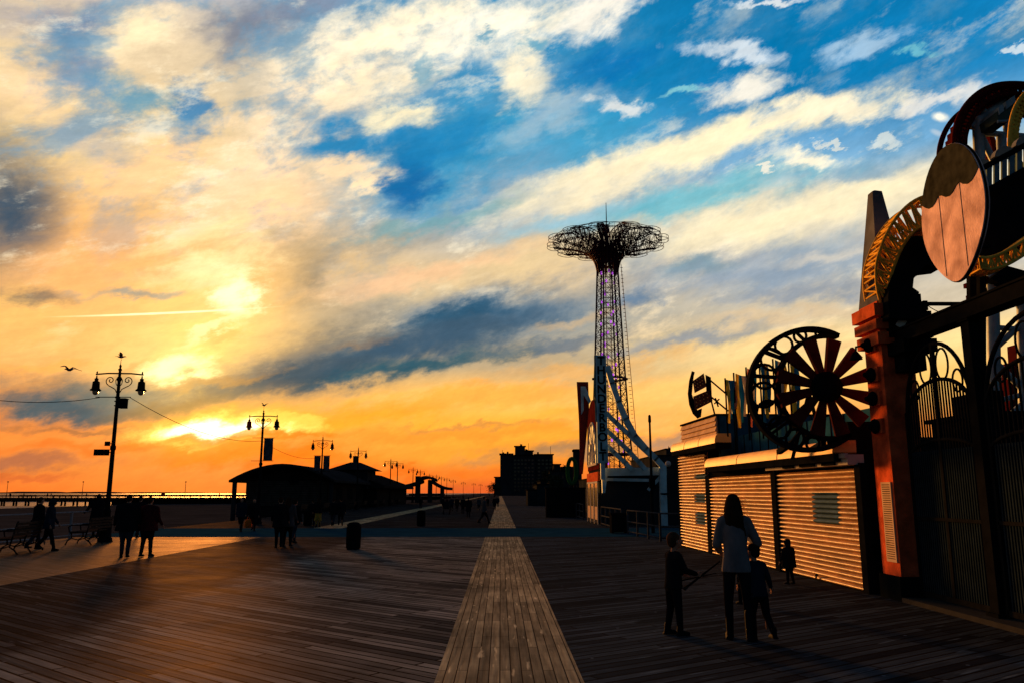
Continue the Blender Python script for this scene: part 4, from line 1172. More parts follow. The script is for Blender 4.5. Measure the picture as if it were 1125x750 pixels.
# ------------------------------------------------------------------ gate, beam, arch
GX = 6.72
def gY(px): return GX * 883 / (px - 550) if px > 560 else 99
GA, GB, GC = PF - .02, 11.15, 8.6
def gz(px, py): return P(px, py, gY(px)).z
def gate(y0, y1, label):
    t = thing('iron_gate', label, 'gate', (GX, (y0 + y1) / 2, 0), 0, 'iron gates between pillar and posts')
    w = abs(y1 - y0); ya, yb = min(y0, y1), max(y0, y1); c = (ya + yb) / 2; hw = w / 2 - .06
    zr, ztop, zm, zl = 3.05, 3.98, 3.42, 2.50
    def arc(zs, zp, n=20, r=.03):
        return MB().tube([(GX, c + hw * math.cos(math.pi * i / n), zs + (zp - zs) * math.sin(math.pi * i / n)) for i in range(n + 1)], r, 8)
    arc(2.9, ztop, r=.032).build('top_arch', m_iron, t); arc(2.9, zm).build('middle_arch', m_iron, t)
    arc(2.30, 2.50).build('lower_arch', m_iron, t)
    q = MB()
    for yy in (ya + .05, yb - .05): q.box((GX - .03, yy - .03, .08), (GX + .03, yy + .03, 3.0))
    q.box((GX - .03, ya + .05, .10), (GX + .03, yb - .05, .18)); q.box((GX - .03, ya + .05, 1.28), (GX + .03, yb - .05, 1.33)); q.box((GX - .025, c - .035, .1), (GX + .025, c + .035, ztop)); q.build('frame', m_iron, t)
    for u, rx, rz_, zc in ((-.60, .13, .22, 3.45), (0.02, .20, .30, 3.58), (.60, .13, .22, 3.45)):
        if abs(u) < .1:
            for s in (-1, 1):
                q = MB().tube([(GX, c + s * .24 + .17 * math.cos(a * math.pi / 10), zc + .05 + .24 * math.sin(a * math.pi / 10)) for a in range(20)], .017, 6, close=True); q.build('ring', m_iron, t)
        else:
            q = MB().tube([(GX, c + u * hw * 1.12 + rx * math.cos(a * math.pi / 10), zc - .12 + rz_ * .75 * math.sin(a * math.pi / 10)) for a in range(20)], .017, 6, close=True); q.build('ring', m_iron, t)
    n = 24
    for i in range(n):
        u = -1 + 2 * (i + .5) / n; top = 2.9 + .52 * math.sqrt(max(0, 1 - u * u))
        MB().box((GX - .011, c + hw * u - .011, 2.35), (GX + .011, c + hw * u + .011, top)).build('bar', m_iron, t)
    q = MB(); k = 0; y = ya + .1
    while y < yb - .1: q.box((GX - .012, y, .15), (GX + .012, y + .028, 2.35)); y += .062
    q.box((GX + .013, ya + .06, .12), (GX + .028, yb - .06, 2.32)); q.build('lower_panel', m_gatepanel, t)
    ground_anchor(t)
m_gatepanel = mat('dark_blue_gate_panel', (.014, .024, .036), .6, 0, .2, 4)
gate(GA, GB + .12, 'iron gate with arched top and rings, next to the orange pillar')
gate(GB - .12, GC, 'second iron gate, cut by the right edge of the picture')
q = thing('gate_post', 'thick dark steel post between the two iron gates', 'post', (GX, GB, 0))
MB().box((-.10, -.10, 0), (.10, .10, 4.1)).build('shaft', m_black, q); MB().box((-.14, -.14, 0), (.14, .14, .12)).build('foot_plate', m_black, q); MB().box((-.13, -.13, 4.1), (.13, .13, 4.14)).build('cap_plate', m_black, q)
q = thing('gate_beam', 'heavy black beam running over the iron gates to the right edge', 'beam', (GX, (GA + 7) / 2, 4.16))
MB().box((-.11, 7 - (GA + 7) / 2, -.0), (.11, GA + .3 - (GA + 7) / 2, .19)).build('girder', m_black, q)
MB().box((-.14, 7 - (GA + 7) / 2, .19), (.14, GA + .3 - (GA + 7) / 2, .22)).box((-.14, 7 - (GA + 7) / 2, -.03), (.14, GA + .3 - (GA + 7) / 2, 0)).build('flange', m_black, q)
q = thing('beam_bracket', 'stepped black bracket under the pillar end of the gate beam', 'bracket', (GX + .05, PF - .2, 3.95))
MB().box((-.25, -.35, .0), (.3, .25, .21)).box((-.15, -.15, -.28), (.2, .25, 0)).build('block', m_black, q)
struct('gate_kerb', MB().box((GX - .35, 6.5, .0), (GX + .4, PF - .06, .07)), mat('kerb_concrete', (.035, .036, .038), .9))

def truss(q, pa, pb, depth, r=.022):
    """two parallel chords a and b (lists of points), doubled at y+depth, laced"""
    off = Vector((.04, depth, 0)); n = len(pa)
    for L_ in (pa, pb, [p + off for p in pa], [p + off for p in pb]): q.tube(L_, r * 1.35, 6)
    for i in range(n):
        q.tube([pa[i], pa[i] + off], r * .8, 5); q.tube([pb[i], pb[i] + off], r * .8, 5)
        if i % 2 == 0:
            q.tube([pa[i], pb[i]], r, 5); q.tube([pa[i] + off, pb[i] + off], r, 5)
        if i < n - 1:
            A1, B1 = (pa[i], pb[i + 1]) if i % 2 == 0 else (pb[i], pa[i + 1])
            q.tube([A1, B1], r, 5); q.tube([A1 + off, B1 + off], r, 5)
            if i % 2: q.tube([pa[i], pa[i + 1] + off], r * .8, 5)
    return q
def smooth_pts(pts, n):
    out = []; P_ = [Vector((*p, 0)) if len(p) == 2 else Vector(p) for p in pts]; m = len(P_) - 1
    for i in range(n + 1):
        u = i / n * m; k = min(int(u), m - 1); f = u - k
        p0, p1, p2, p3 = P_[max(k - 1, 0)], P_[k], P_[k + 1], P_[min(k + 2, m)]
        out.append(.5 * ((2 * p1) + (p2 - p0) * f + (2 * p0 - 5 * p1 + 4 * p2 - p3) * f * f + (3 * p1 - p0 - 3 * p2 + p3) * f ** 3))
    return out
AY0, AY1 = 13.3, 11.9
def entrance_arch():
    t = thing('entrance_arch', 'yellow lattice arch curving up from the orange pillar over the gate', 'arch', (GX, PF, 0))
    outer = smooth_pts([(973, 352), (964, 318), (963, 292), (968, 272), (978, 250), (992, 231), (1008, 219), (1026, 214), (1046, 216)], 26)
    inner = smooth_pts([(972, 354), (974, 330), (978, 306), (985, 285), (994, 267), (1006, 253), (1020, 246), (1034, 247), (1048, 252)], 26)
    def W(L_): return [P(p.x, p.y, AY0 + (AY1 - AY0) * i / 26) for i, p in enumerate(L_)]
    truss(MB(), W(outer), W(inner), .55, .021).build('lattice', m_yellow, t)
    q = MB()
    # black soffit body under the lattice, stepped brackets at its springing
    o2 = [(p.x + 1, p.y + 2) for p in inner[4:]]
    low = [(1046, 288), (1030, 290), (1025, 293), (1019, 290), (1012, 297), (1004, 306), (1003, 316), (1010, 321), (1008, 326), (1014, 336), (1012, 350), (976, 350)]
    poly = [(977, 345)] + o2 + [(1048, 270)] + low
    n = len(poly)
    fr = [P(x, y, 12.9) for x, y in poly]; q.prism(fr, (.04, .75, 0)); q.build('body', m_black, t)
    MB().box((PX0 + .1, PF - .12, HT + .1), (PX1 + .30, PF + .5, HT + .55)).box((PX0 + .2, PF - .10, HT + .55), (PX1 + .16, PF + .5, HT + .85)).build('springer', m_black, t)
    MB().cbox(P(1016, 336, 12.9), (.07, .07, .16)).build('lantern', m_black, t)
    ground_anchor(t)
entrance_arch()
t = thing('notice_plate', 'small tilted white plate fixed below the arch on the pillar', 'plate', P(990, 355, PF - .2))
MB().cbox((0, 0, 0), (.13, .02, .16), Matrix.Rotation(R(35), 3, 'Y')).build('plate', m_white, t); MB().bar((0, .01, 0), (0, .2, 0), .03).build('bracket', m_black, t)
# blank oval board where the painted head hangs
def oval():
    # hangs in the plane of the gate, facing the sea, so it is seen foreshortened
    X = 6.42; _d = ray(1045, 234); Yc = X * _d.y / _d.x; c = Vector((X, Yc, P(1045, 234, Yc).z))
    t = thing('oval_signboard', 'large pink oval board with a dark painted top hanging over the gate', 'signboard', c)
    n = 56; ry, rz_ = .80, 1.0; outl = []
    def pt(a):
        y = ry * math.cos(a); z = rz_ * math.sin(a)
        if z < 0: y *= 1 - .30 * (z / rz_) ** 2
        return (0, -y, z)
    outl = [pt(2 * math.pi * i / n) for i in range(n)]
    MB().prism(outl, (.07, 0, 0)).build('board', mat('faded_pink_paint', (.84, .54, .52), .6, 0, .28, 3.2, .3, 30), t)
    zc = .38; a0 = math.asin(zc / rz_); m = 20
    top = [pt(a0 + (math.pi - 2 * a0) * i / m) for i in range(m + 1)]
    low = [(0, top[-1][1] + (top[0][1] - top[-1][1]) * j / 16, zc - .13 * abs(math.sin(j / 16 * math.pi * 3))) for j in range(1, 16)]
    MB().prism([(-.008, y * .995, z * .995) for _, y, z in top + low], (.007, 0, 0)).build('painted_top', mat('olive_paint', (.035, .038, .030), .6, 0, .3, 6), t)
    MB().tube([(.035, y, z) for _, y, z in outl], .018, 6, close=True).build('rim', m_black, t)
    for y0 in (-.27, .27): MB().box((-.004, y0 - .004, -.86), (-.001, y0 + .004, .36)).build('seam', m_black, t)
    for z0 in (.5, -.5): MB().bar((.07, 0, z0), (.5, 0, z0), .05).build('bracket', m_black, t)
oval()

# ------------------------------------------------------------------ rides behind the gate
def ride_sign():
    t = thing('ride_signboard', 'big black billboard with vertical blue slats behind the oval board', 'billboard', P(1100, 290, 14.5))
    def W(L_, Y): return [P(x, y, Y) for x, y in L_]
    MB().prism(W([(1068, 226), (1074, 212), (1150, 168), (1150, 268), (1090, 282), (1072, 280)], 14.4), (.1, .9, 0)).build('panel', m_black, t)
    for i in range(9):
        x = 1076 + i * 8.3; y0 = 186 - i * 4.6; q = MB().prism(W([(x, y0), (x + 5.6, y0 - 3), (x + 5.6, y0 + 29), (x, y0 + 32)], 14.2), (.02, .08, 0)); q.build('slat', mat('blue_slat', (.10, .17, .22), .5) if i == 0 else bpy.data.materials['blue_slat'], t)
    q = MB(); v = W([(1074, 188), (1150, 147)], 14.22); q.bar(v[0], v[1], .08, .1); v = W([(1074, 216), (1150, 174)], 14.22); q.bar(v[0], v[1], .1, .12); q.build('frame', m_black, t)
    for (x, y, r) in ((1081, 184, 9.5), (1105, 172, 12), (1128, 160, 12)):
        pts = [P(x + r * math.cos(math.pi * i / 12), y - r * .95 * math.sin(math.pi * i / 12), 14.6) for i in range(13)]
        MB().prism(pts, (0, .15, 0)).build('dome', mat('grey_dome', (.18, .20, .22), .5) if r == 9.5 else bpy.data.materials['grey_dome'], t)
    q = MB(); 
    for (a, b) in (((1078, 278), (1078, 520)), ((1067, 290), (1069, 520))): q.bar(P(*a, 14.6), P(*b, 14.6), .12)
    v = P(1078, 520, 14.6); q.box((v.x - .12, 14.5, 0), (v.x + .12, 14.7, 2.0)); q.build('post', m_black, t)
    ground_anchor(t)
ride_sign()
def loop_track():
    t = thing('coaster_loop', 'dark red coaster loop with grey braces at the top right corner', 'roller coaster', P(1090, 300, 22))
    Y = 22.0
    o = smooth_pts([(1062, 215), (1052, 185), (1050, 160), (1052, 140), (1060, 121), (1073, 106), (1090, 97), (1110, 94), (1135, 96), (1160, 104)], 40)
    i_ = smooth_pts([(1070, 210), (1061, 183), (1060, 160), (1062, 144), (1070, 127), (1081, 114), (1095, 106), (1112, 103), (1135, 105), (1158, 113)], 40)
    A = [P(p.x, p.y, Y) for p in o]; Bq = [P(p.x, p.y, Y) for p in i_]; off = Vector((.1, 1.1, 0))
    q = MB().tube(A, .13, 8); q.tube([p + off for p in A], .08, 8); q.build('spine', m_redtrack, t)
    q = MB().tube(Bq, .07, 8); q.tube([p + off for p in Bq], .07, 8); q.build('rail', m_redtrack, t)
    q = MB()
    for k in range(0, 41):
        q.bar(A[k], Bq[k], .09, .07); q.bar(Bq[k], Bq[k] + off, .06); q.bar(A[k], Bq[k] + off, .05)
        if k % 2 == 0: q.cbox(A[k].lerp(Bq[k], .7) + off * .5, (.26, .5, .22))
    q.build('crosstie', m_redtrack, t)
    q = MB()
    for a, b, r in (((1074, 130), (1078, 215), .16), ((1074, 133), (1103, 112), .12), ((1077, 140), (1112, 133), .10), ((1078, 150), (1092, 178), .10), ((1080, 122), (1088, 128), .10), ((1074, 133), (1066, 140), .1), ((1078, 146), (1125, 150), .09), ((1103, 112), (1108, 150), .12), ((1100, 150), (1101, 175), .14)):
        q.tube([P(*a, Y + .4), P(*b, Y + .4)], r, 8)
    q.build('support', m_greysteel, t)
    q = MB().prism([P(x, y, Y + .8) for x, y in ((1086, 145), (1092, 148), (1100, 172), (1093, 177))], (0, .4, 0)); q.build('brace_plate', m_redtrack, t)
    ground_anchor(t)
loop_track()
def train():
    t = thing('coaster_train', 'small grey coaster car with seats inside the dark red loop', 'coaster car', P(1105, 130, 21.6))
    Y = 21.4
    q = MB()
    q.prism([P(x, y, Y) for x, y in ((1095, 123), (1112, 114), (1117, 121), (1112, 131), (1097, 132))], (0, 1.2, 0)); q.build('body', mat('car_green_grey', (.06, .09, .08), .5), t)
    for a in ((1097, 118), (1105, 112), (1110, 108)):
        MB().prism([P(a[0], a[1], Y - .05), P(a[0] + 5, a[1] - 3, Y - .05), P(a[0] + 6, a[1] + 4, Y - .05), P(a[0] + 1, a[1] + 8, Y - .05)], (0, .9, 0)).build('seat', m_greysteel, t)
    MB().tube([P(1096, 134, Y), P(1113, 133, Y)], .05, 6).build('rail_guide', m_greysteel, t)
    ground_anchor(t)
train()
def yellow_track():
    t = thing('yellow_track', 'yellow coaster track curling down the right edge beside the red loop', 'roller coaster', P(1115, 160, 17))
    Y = 17.0
    o = smooth_pts([(1136, 92), (1120, 110), (1112, 128), (1109, 150), (1110, 170), (1117, 190), (1130, 208)], 26)
    i_ = smooth_pts([(1140, 100), (1127, 115), (1120, 132), (1117, 150), (1118, 167), (1124, 184), (1136, 200)], 26)
    A = [P(p.x, p.y, Y) for p in o]; Bq = [P(p.x, p.y, Y + .4) for p in i_]
    MB().tube(A, .045, 8).build('rail', m_yellow, t); MB().tube(Bq, .04, 8).build('rail', m_yellow, t)
    q = MB()
    for k in range(27): q.bar(A[k], Bq[k], .08, .10)
    for k in range(26): q.cbox(A[k].lerp(Bq[k], .45), (.10, .16, .055), Matrix.Rotation(k * .2, 3, 'Y'))
    q.build('crosstie', m_yellow, t); ground_anchor(t)
    t = thing('yellow_truss', 'yellow zigzag truss sagging below the billboard at the right edge', 'truss', P(1100, 290, 13.6))
    o = smooth_pts([(1076, 283), (1088, 283), (1104, 277), (1125, 264), (1150, 246)], 16); i_ = smooth_pts([(1078, 295), (1090, 296), (1108, 290), (1128, 278), (1152, 262)], 16)
    truss(MB(), [P(p.x, p.y, 13.2) for p in o], [P(p.x, p.y, 13.2) for p in i_], .4, .022).build('lattice', m_yellow, t); ground_anchor(t)
yellow_track()
def ride_supports():
    t = thing('ride_tower', 'grey steel ride tower with diagonal braces seen through the right end of the gates', 'tower', P(1100, 500, 17).xyz * 1)
    Y = 17.0; t.location.z = 0
    q = MB()
    for a, b, r in (((1090, 296), (1096, 560), .13), ((1124, 330), (1128, 560), .13), ((1100, 300), (1127, 350), .07), ((1096, 380), (1126, 352), .07), ((1094, 360), (1126, 362), .06), ((1096, 400), (1127, 430), .07), ((1096, 440), (1127, 432), .06),
                    ((1096, 470), (1127, 440), .07), ((1095, 490), (1127, 492), .06)):
        q.tube([P(*a, Y), P(*b, Y)], r, 8)
    for x in (1096, 1128): v = P(x, 560, Y); q.tube([(v.x, Y, 0), v], .13, 8)
    q.build('frame', m_greysteel, t)
    q = MB(); pts = [P(1072 + 3 * math.sin(k * 1.3), 288 + k * 3.2, 15.6) for k in range(14)]; q.tube(pts, .10, 6)
    for k in range(0, 14, 2): q.cbox(pts[k], (.30, .2, .09))
    q.build('red_ladder', m_redtrack, t)
    q = MB(); q.prism([P(x, y, Y - .3) for x, y in ((1088, 306), (1106, 292), (1135, 300), (1135, 322), (1108, 316))], (0, .6, 0)); q.build('canopy', m_black, t)
    q = MB()
    for a, b in (((1118, 380), (1124, 470)), ((1112, 400), (1112, 470))): q.bar(P(*a, Y + 1), P(*b, Y + 1), .3)
    q.build('red_panel', m_redtrack, t)
    ground_anchor(t)
ride_supports()
t = thing('steel_rail', 'thin dark rail with a drooping wire crossing behind the oval board', 'rail', P(1045, 335, 14))
MB().bar(P(1012, 334, 14) - t.location, P(1080, 334, 14) - t.location, .06).build('bar', m_black, t)
q = MB(); pts = [P(1018, 335, 14).lerp(P(1068, 337, 14), i / 12) - Vector((0, 0, .16 * 4 * (i / 12) * (1 - i / 12))) - t.location for i in range(13)]; q.tube(pts, .008, 5).build('wire', m_black, t)
# dark kiosk behind the gate
t = thing('ride_kiosk', 'dark stepped kiosk silhouette behind the bars of the first iron gate', 'kiosk', (8.6, 15.0, 0))
k0 = P(1061, 455, 15.0).x - 8.6
MB().box((k0, -.6, 0), (k0 + .75, 1.2, P(1061, 456, 15).z)).build('wall', m_black, t)
MB().box((k0 + .12, -.5, P(1061, 456, 15).z), (k0 + .45, .6, P(1061, 432, 15).z)).build('turret', m_black, t)
MB().box((k0 - .1, -.7, P(1061, 456, 15).z - .06), (k0 + .85, 1.3, P(1061, 456, 15).z + .02)).build('roof', m_black, t)
t = thing('park_building', 'long low dark building closing the view behind the iron gates', 'building', (10, 18, 0))
MB().box((-1.5, 1.2, 0), (14, 5.5, P(1030, 487, 18).z + .1)).build('wall', m_bldg, t); MB().box((-1.6, 1.0, P(1030, 487, 18).z + .1), (14.1, 5.6, P(1030, 487, 18).z + .22)).build('roof', m_black, t)
for i in range(5): MB().box((-1 + i * 2.6, 1.14, .9), (.4 + i * 2.6, 1.21, 2.0)).build('window', m_win, t)

# ================================================================== parachute tower
def par_tower():
    Y = 236.0; c = P(667.5, 300, Y); cx = c.x
    z0 = 0.0; zc = P(665, 291, Y).z; zr = P(665, 267, Y).z; zm = P(665, 223, Y).z; ztop = P(665, 254, Y).z
    t = thing('parachute_tower', 'tall open lattice tower with wide spoked mushroom top and a mast, lit purple inside', 'tower', (cx, Y, 0))
    def rad(z):
        u = z / zc
        return 7.4 - 4.3 * min(1, u) ** .62
    q = MB(); NL = 6; H = [z0 + (zc - z0) * (i / 22) for i in range(23)]
    def V(k, z, r=None, ph=R(0)):
        r = r or rad(z); a = 2 * math.pi * k / NL + ph; return Vector((r * math.cos(a), r * math.sin(a), z))
    for k in range(NL):
        MB().tube([V(k, z) for z in H], .26, 5).build('leg', m_tower, t)
    for i, z in enumerate(H):
        for k in range(NL):
            q.bar(V(k, z), V(k + 1, z), .13)
            if i < len(H) - 1:
                zz = H[i + 1]; q.bar(V(k, z), V(k + 1, zz), .11); q.bar(V(k + 1, z), V(k, zz), .11)
                m_ = (V(k, (z + zz) / 2) + V(k + 1, (z + zz) / 2)) / 2; q.bar(V(k, (z + zz) / 2), V(k + 1, (z + zz) / 2), .08)
    q.build('lattice', m_tower, t)
    for zz in (H[-1] + .2, H[11], H[4]):
        q = MB()
        for k in range(NL): q.bar(V(k, zz, rad(zz) + .5), V(k + 1, zz, rad(zz) + .5), .5, .55)
        q.build('gallery', m_tower, t)
    # lift shaft and ladder down the right side
    q = MB()
    for sx_ in (-.7, .7):
        for sy_ in (-.7, .7): q.bar((sx_, sy_, 0), (sx_, sy_, zc), .12)
    for i in range(44): z = zc * i / 44; q.bar((-.7, -.7, z), (.7, -.7, z + zc / 44), .08); q.bar((.7, .7, z), (-.7, .7, z + zc / 44), .08)
    q.build('lift_shaft', m_tower, t)
    q = MB()
    for i in range(60):
        z = zc * i / 60; r = rad(z) + .9; q.bar((r - .25, -.9, z), (r + .45, -.9, z), .22, .12)
    q.bar((rad(0) + .9, -.9, 0), (rad(zc) + .9, -.9, zc), .16); q.build('ladder', m_tower, t)
    # flared head: twelve radial arms, ring girders and outer loops
    RIM = 16.6
    prof_lo = [(3.1, zc - 3), (3.5, zc - .5), (4.5, zc + 1.9), (6.6, zc + 4.0), (9.5, zr - 1.8), (13, zr - 1.0), (RIM, zr - .4)]
    prof_hi = [(1.0, zc + 4.0), (2.0, zc + 6.2), (3.6, zr + 1.6), (6.5, zr + 2.3), (10, zr + 2.4), (13.4, zr + 1.8), (RIM, zr + .8)]
    lo = smooth_pts([(r, z, 0) for r, z in prof_lo], 18); hi = smooth_pts([(r, z, 0) for r, z in prof_hi], 18)
    def at(a, p, off=0): return Vector((p.x * math.cos(a) - off * math.sin(a), p.x * math.sin(a) + off * math.cos(a), p.y))
    for k in range(12):
        a = 2 * math.pi * (k + .5) / 12; q = MB(); w = .65
        for s in (-w, w):
            q.tube([at(a, p, s) for p in lo], .17, 4); q.tube([at(a, p, s) for p in hi], .15, 4)
            for i in range(18):
                A_, B_ = (lo[i], hi[i + 1]) if i % 2 else (hi[i], lo[i + 1]); q.bar(at(a, A_, s), at(a, B_, s), .13)
                q.bar(at(a, lo[i], s), at(a, hi[i], s), .07)
        for i in range(0, 19): q.bar(at(a, lo[i], -w), at(a, lo[i], w), .08); q.bar(at(a, hi[i], -w), at(a, hi[i], w), .08)
        # sway ring at the arm's tip
        n = 18
        for zz in (zr - .4, zr + .6):
            pts = [at(a, Vector((RIM + .1 + 1.9 * math.cos(2 * math.pi * j / n), zz, 0)), 3.1 * math.sin(2 * math.pi * j / n)) for j in range(n)]
            q.tube(pts, .09, 4, close=True)
        for j in range(0, n, 2):
            c1 = at(a, Vector((RIM + .1 + 1.9 * math.cos(2 * math.pi * j / n), zr - .4, 0)), 3.1 * math.sin(2 * math.pi * j / n)); q.bar(c1, c1 + Vector((0, 0, 1)), .06)
        q.build('arm', m_tower, t)
    q = MB()
    for rr, zlo in ((4.8, zc + 3.2), (9.0, zr - 2.0), (13.0, zr - 1.1), (RIM, zr - .4)):
        N_ = 36
        pl = [Vector((rr * math.cos(2 * math.pi * j / N_), rr * math.sin(2 * math.pi * j / N_), zlo)) for j in range(N_)]
        zh = 2.2 if rr < 14 else 1.4; ph = [p + Vector((0, 0, zh)) for p in pl]
        q.tube(pl, .08, 4, close=True); q.tube(ph, .08, 4, close=True)
        for j in range(N_): q.bar(pl[j], ph[(j + 1) % N_], .07); q.bar(pl[j], ph[j], .06)
    q.build('ring_girder', m_tower, t)
    q = MB(); N_ = 36
    pt = [Vector((13.0 * math.cos(2 * math.pi * j / N_), 13.0 * math.sin(2 * math.pi * j / N_), zr + 2.2)) for j in range(N_)]
    q.tube(pt, .10, 4, close=True); q.build('top_ring', m_tower, t)
    q = MB()
    for j in range(6): a = 2 * math.pi * j / 6; q.bar((2.2 * math.cos(a), 2.2 * math.sin(a), zc + 2), (.5 * math.cos(a), .5 * math.sin(a), ztop + 2), .16)
    for z in (zc + 4, zc + 6.5, zc + 9, zc + 11): 
        for j in range(6): a = 2 * math.pi * j / 6; b = a + math.pi / 3; r = 2.0 * max(.2, (ztop + 3 - z) / 14); q.bar((r * math.cos(a), r * math.sin(a), z), (r * math.cos(b), r * math.sin(b), z), .12)
    q.lathe([(1.0, 0), (.9, 1.0), (.3, 2.2), (.12, 2.6)], 8, (0, 0, ztop - .5)); q.build('cap', m_tower, t)
    MB().tube([(0, 0, ztop), (0, 0, zm)], [.20, .08], 6).build('mast', m_tower, t)
    l0 = None; n = 0
    for i in range(2, 22):
        for k in (0, 2, 4):
            z = H[i] + .8
            if l0 is None: l0 = MB().cbox((0, 0, 0), (.42, .42, .8)).build('purple_light', m_purple, t); o = l0
            else: o = l0.copy(); COL.objects.link(o); o.parent = t
            o.location = V(k, z, rad(z) * .62, R(30 + i * 23)); n += 1
par_tower()

# ------------------------------------------------------------------ coaster entrance with the vertical sign
def entrance():
    t = thing('coaster_entrance', 'red arched coaster entrance hall with a white half round window facing the boards', 'building', (5.6, 47, 0))
    x = 5.35; ya, yb = 44.6, 50.2
    q = MB(); n = 16; pts = []
    yc = (ya + yb) / 2; hw = (yb - ya) / 2
    zs, zt = 4.9, 7.1
    pts = [(x + .05, yb, 3.0)] + [(x + .05, yc + hw * math.cos(math.pi * i / n), zs + (zt - zs) * math.sin(math.pi * i / n)) for i in range(n + 1)] + [(x + .05, ya, 3.0)]
    MB().prism(pts, (.5, 0, 0)).build('gable', m_redwall, t)
    MB().box((x + .1, ya, 0), (x + 4.5, yb, 3.0)).build('wall', m_bldg, t)
    MB().box((x - .02, ya, 2.35), (x + .1, yb, 2.85)).build('fascia', m_orange2, t)
    q = MB(); r = hw - .5; zc = 3.3; zz = 2.45
    for s in (1.0, .52): q.tube([(x + .02, yc + r * s * math.cos(math.pi * i / n), zc + zz * s * math.sin(math.pi * i / n)) for i in range(n + 1)], .07, 6)
    for i in range(1, 8): a = math.pi * i / 8; q.bar((x + .02, yc, zc), (x + .02, yc + r * math.cos(a), zc + zz * math.sin(a)), .06)
    q.bar((x + .02, yc - r, zc), (x + .02, yc + r, zc), .12)
    w = MB().prism([(x + .03, yc + r * math.cos(math.pi * i / n), zc + zz * math.sin(math.pi * i / n)) for i in range(n + 1)], (.012, 0, 0)).build('window', m_tealsteel, t)
    q.build('glazing_bars', m_white, w)
    for (a, b) in ((ya + .15, ya + 1.9), (ya + 2.0, ya + 3.7), (ya + 3.8, yb - .1)):
        d = MB().box((x - .01, a, .05), (x + .09, b, 2.3)).build('door', m_win, t)
        q = MB().box((x - .04, a, 0), (x - .012, a + .09, 2.34)).box((x - .04, b - .09, 0), (x - .012, b, 2.34)).box((x - .04, a + .09, 2.24), (x - .012, b - .09, 2.34)); q.build('frame', m_white, d)
        MB().box((x - .03, a + .3, .25), (x - .012, b - .3, .95)).build('poster', m_siding, d)
    # slanting red fin with a pale bolt
    q = MB().prism([(x - .1, P(634, 419, 52).y, P(634, 419, 52).z)] + [P(a, b, 52) for a, b in ((646, 419), (647, 470), (637, 478))], (0, .3, 0))
    q = MB().prism([P(a, b, 51.5) for a, b in ((633.5, 419), (646, 419), (647, 450), (640, 520), (637, 520), (636, 462))], (.05, .3, 0)); q.build('fin', mat('fin_red', (.30, .03, .022), .7), t)
    q = MB().prism([P(a, b, 51.3) for a, b in ((638, 424), (643, 424), (649, 440), (647, 443), (641, 433), (641, 450), (638.5, 455))], (.03, .1, 0)); q.build('bolt', m_tealsteel, t)
    # canopy frame reaching right, with legs
    Yp = 43.6
    def c(L_, w, h=None, Y=Yp):
        q = MB(); v = [P(a, b, Y) for a, b in L_]
        for a, b in zip(v[:-1], v[1:]): q.bar(a, b + (b - a).normalized() * w * .3, w, h or w, (0, 1, 0))
        return q
    Ws = .30
    arcs = [[(667, 402), (672, 420), (679, 440), (687, 459), (697, 478), (709, 492), (720, 503), (728, 512)],
            [(664, 452), (676, 463), (690, 476), (703, 489), (715, 500)], [(664, 470), (676, 481), (690, 494), (701, 506), (708, 514)], [(664, 487), (674, 496), (686, 507), (693, 514)]]
    for i, a in enumerate(arcs): c(a, Ws if i == 0 else .22, .3, Yp + .05 * i).build('curved_beam', m_tealsteel, t)
    c([(664, 518), (729, 517)], .42, .4, Yp + .6).build('crossbeam', m_tealsteel, t)
    c([(664, 526), (712, 527)], .16, .2, Yp + .7).build('crossbeam', m_tealsteel, t)
    c([(728, 512), (728.5, 541)], .34, .34, Yp).build('column', m_tealsteel, t); v = P(728.5, 541, Yp)
    MB().box((v.x - .17, Yp - .17, 0), (v.x + .17, Yp + .17, v.z)).build('column', m_tealsteel, t)
    MB().prism([P(a, b, Yp) for a, b in ((661, 515), (668, 515), (665, 541), (662, 541))], (0, .3, 0)).build('column', m_tealsteel, t)
    c([(712, 538), (727, 522)], .16, .16, Yp + .3).build('brace', m_tealsteel, t)
    # hall under the canopy
    q = MB(); a = P(665, 570, 48).x; b = P(727, 570, 48).x
    q.box((a, 48, 0), (b + 3, 52, 2.9)); q.build('hall', m_redhall, t)
    bd = MB().box((P(689, 545, 47.6).x, 47.6, P(689, 553, 47.6).z), (P(713, 545, 47.6).x, 47.7, P(689, 541, 47.6).z)).build('menu_board', m_teal, t)
    for i, px in enumerate((697, 702, 706, 710)):
        MB().sphere(P(px, 530 + (i % 2), 47.4), .06, 8, 6).build('purple_lamp', m_purple2, t)
    ground_anchor(t)
m_redhall = mat('dark_red_hall', (.05, .010, .010), .7)
m_purple2 = mat('purple_bulb', (.1, .05, .5), .5, emit=(.22, .12, 1.0), estr=.7)
entrance()
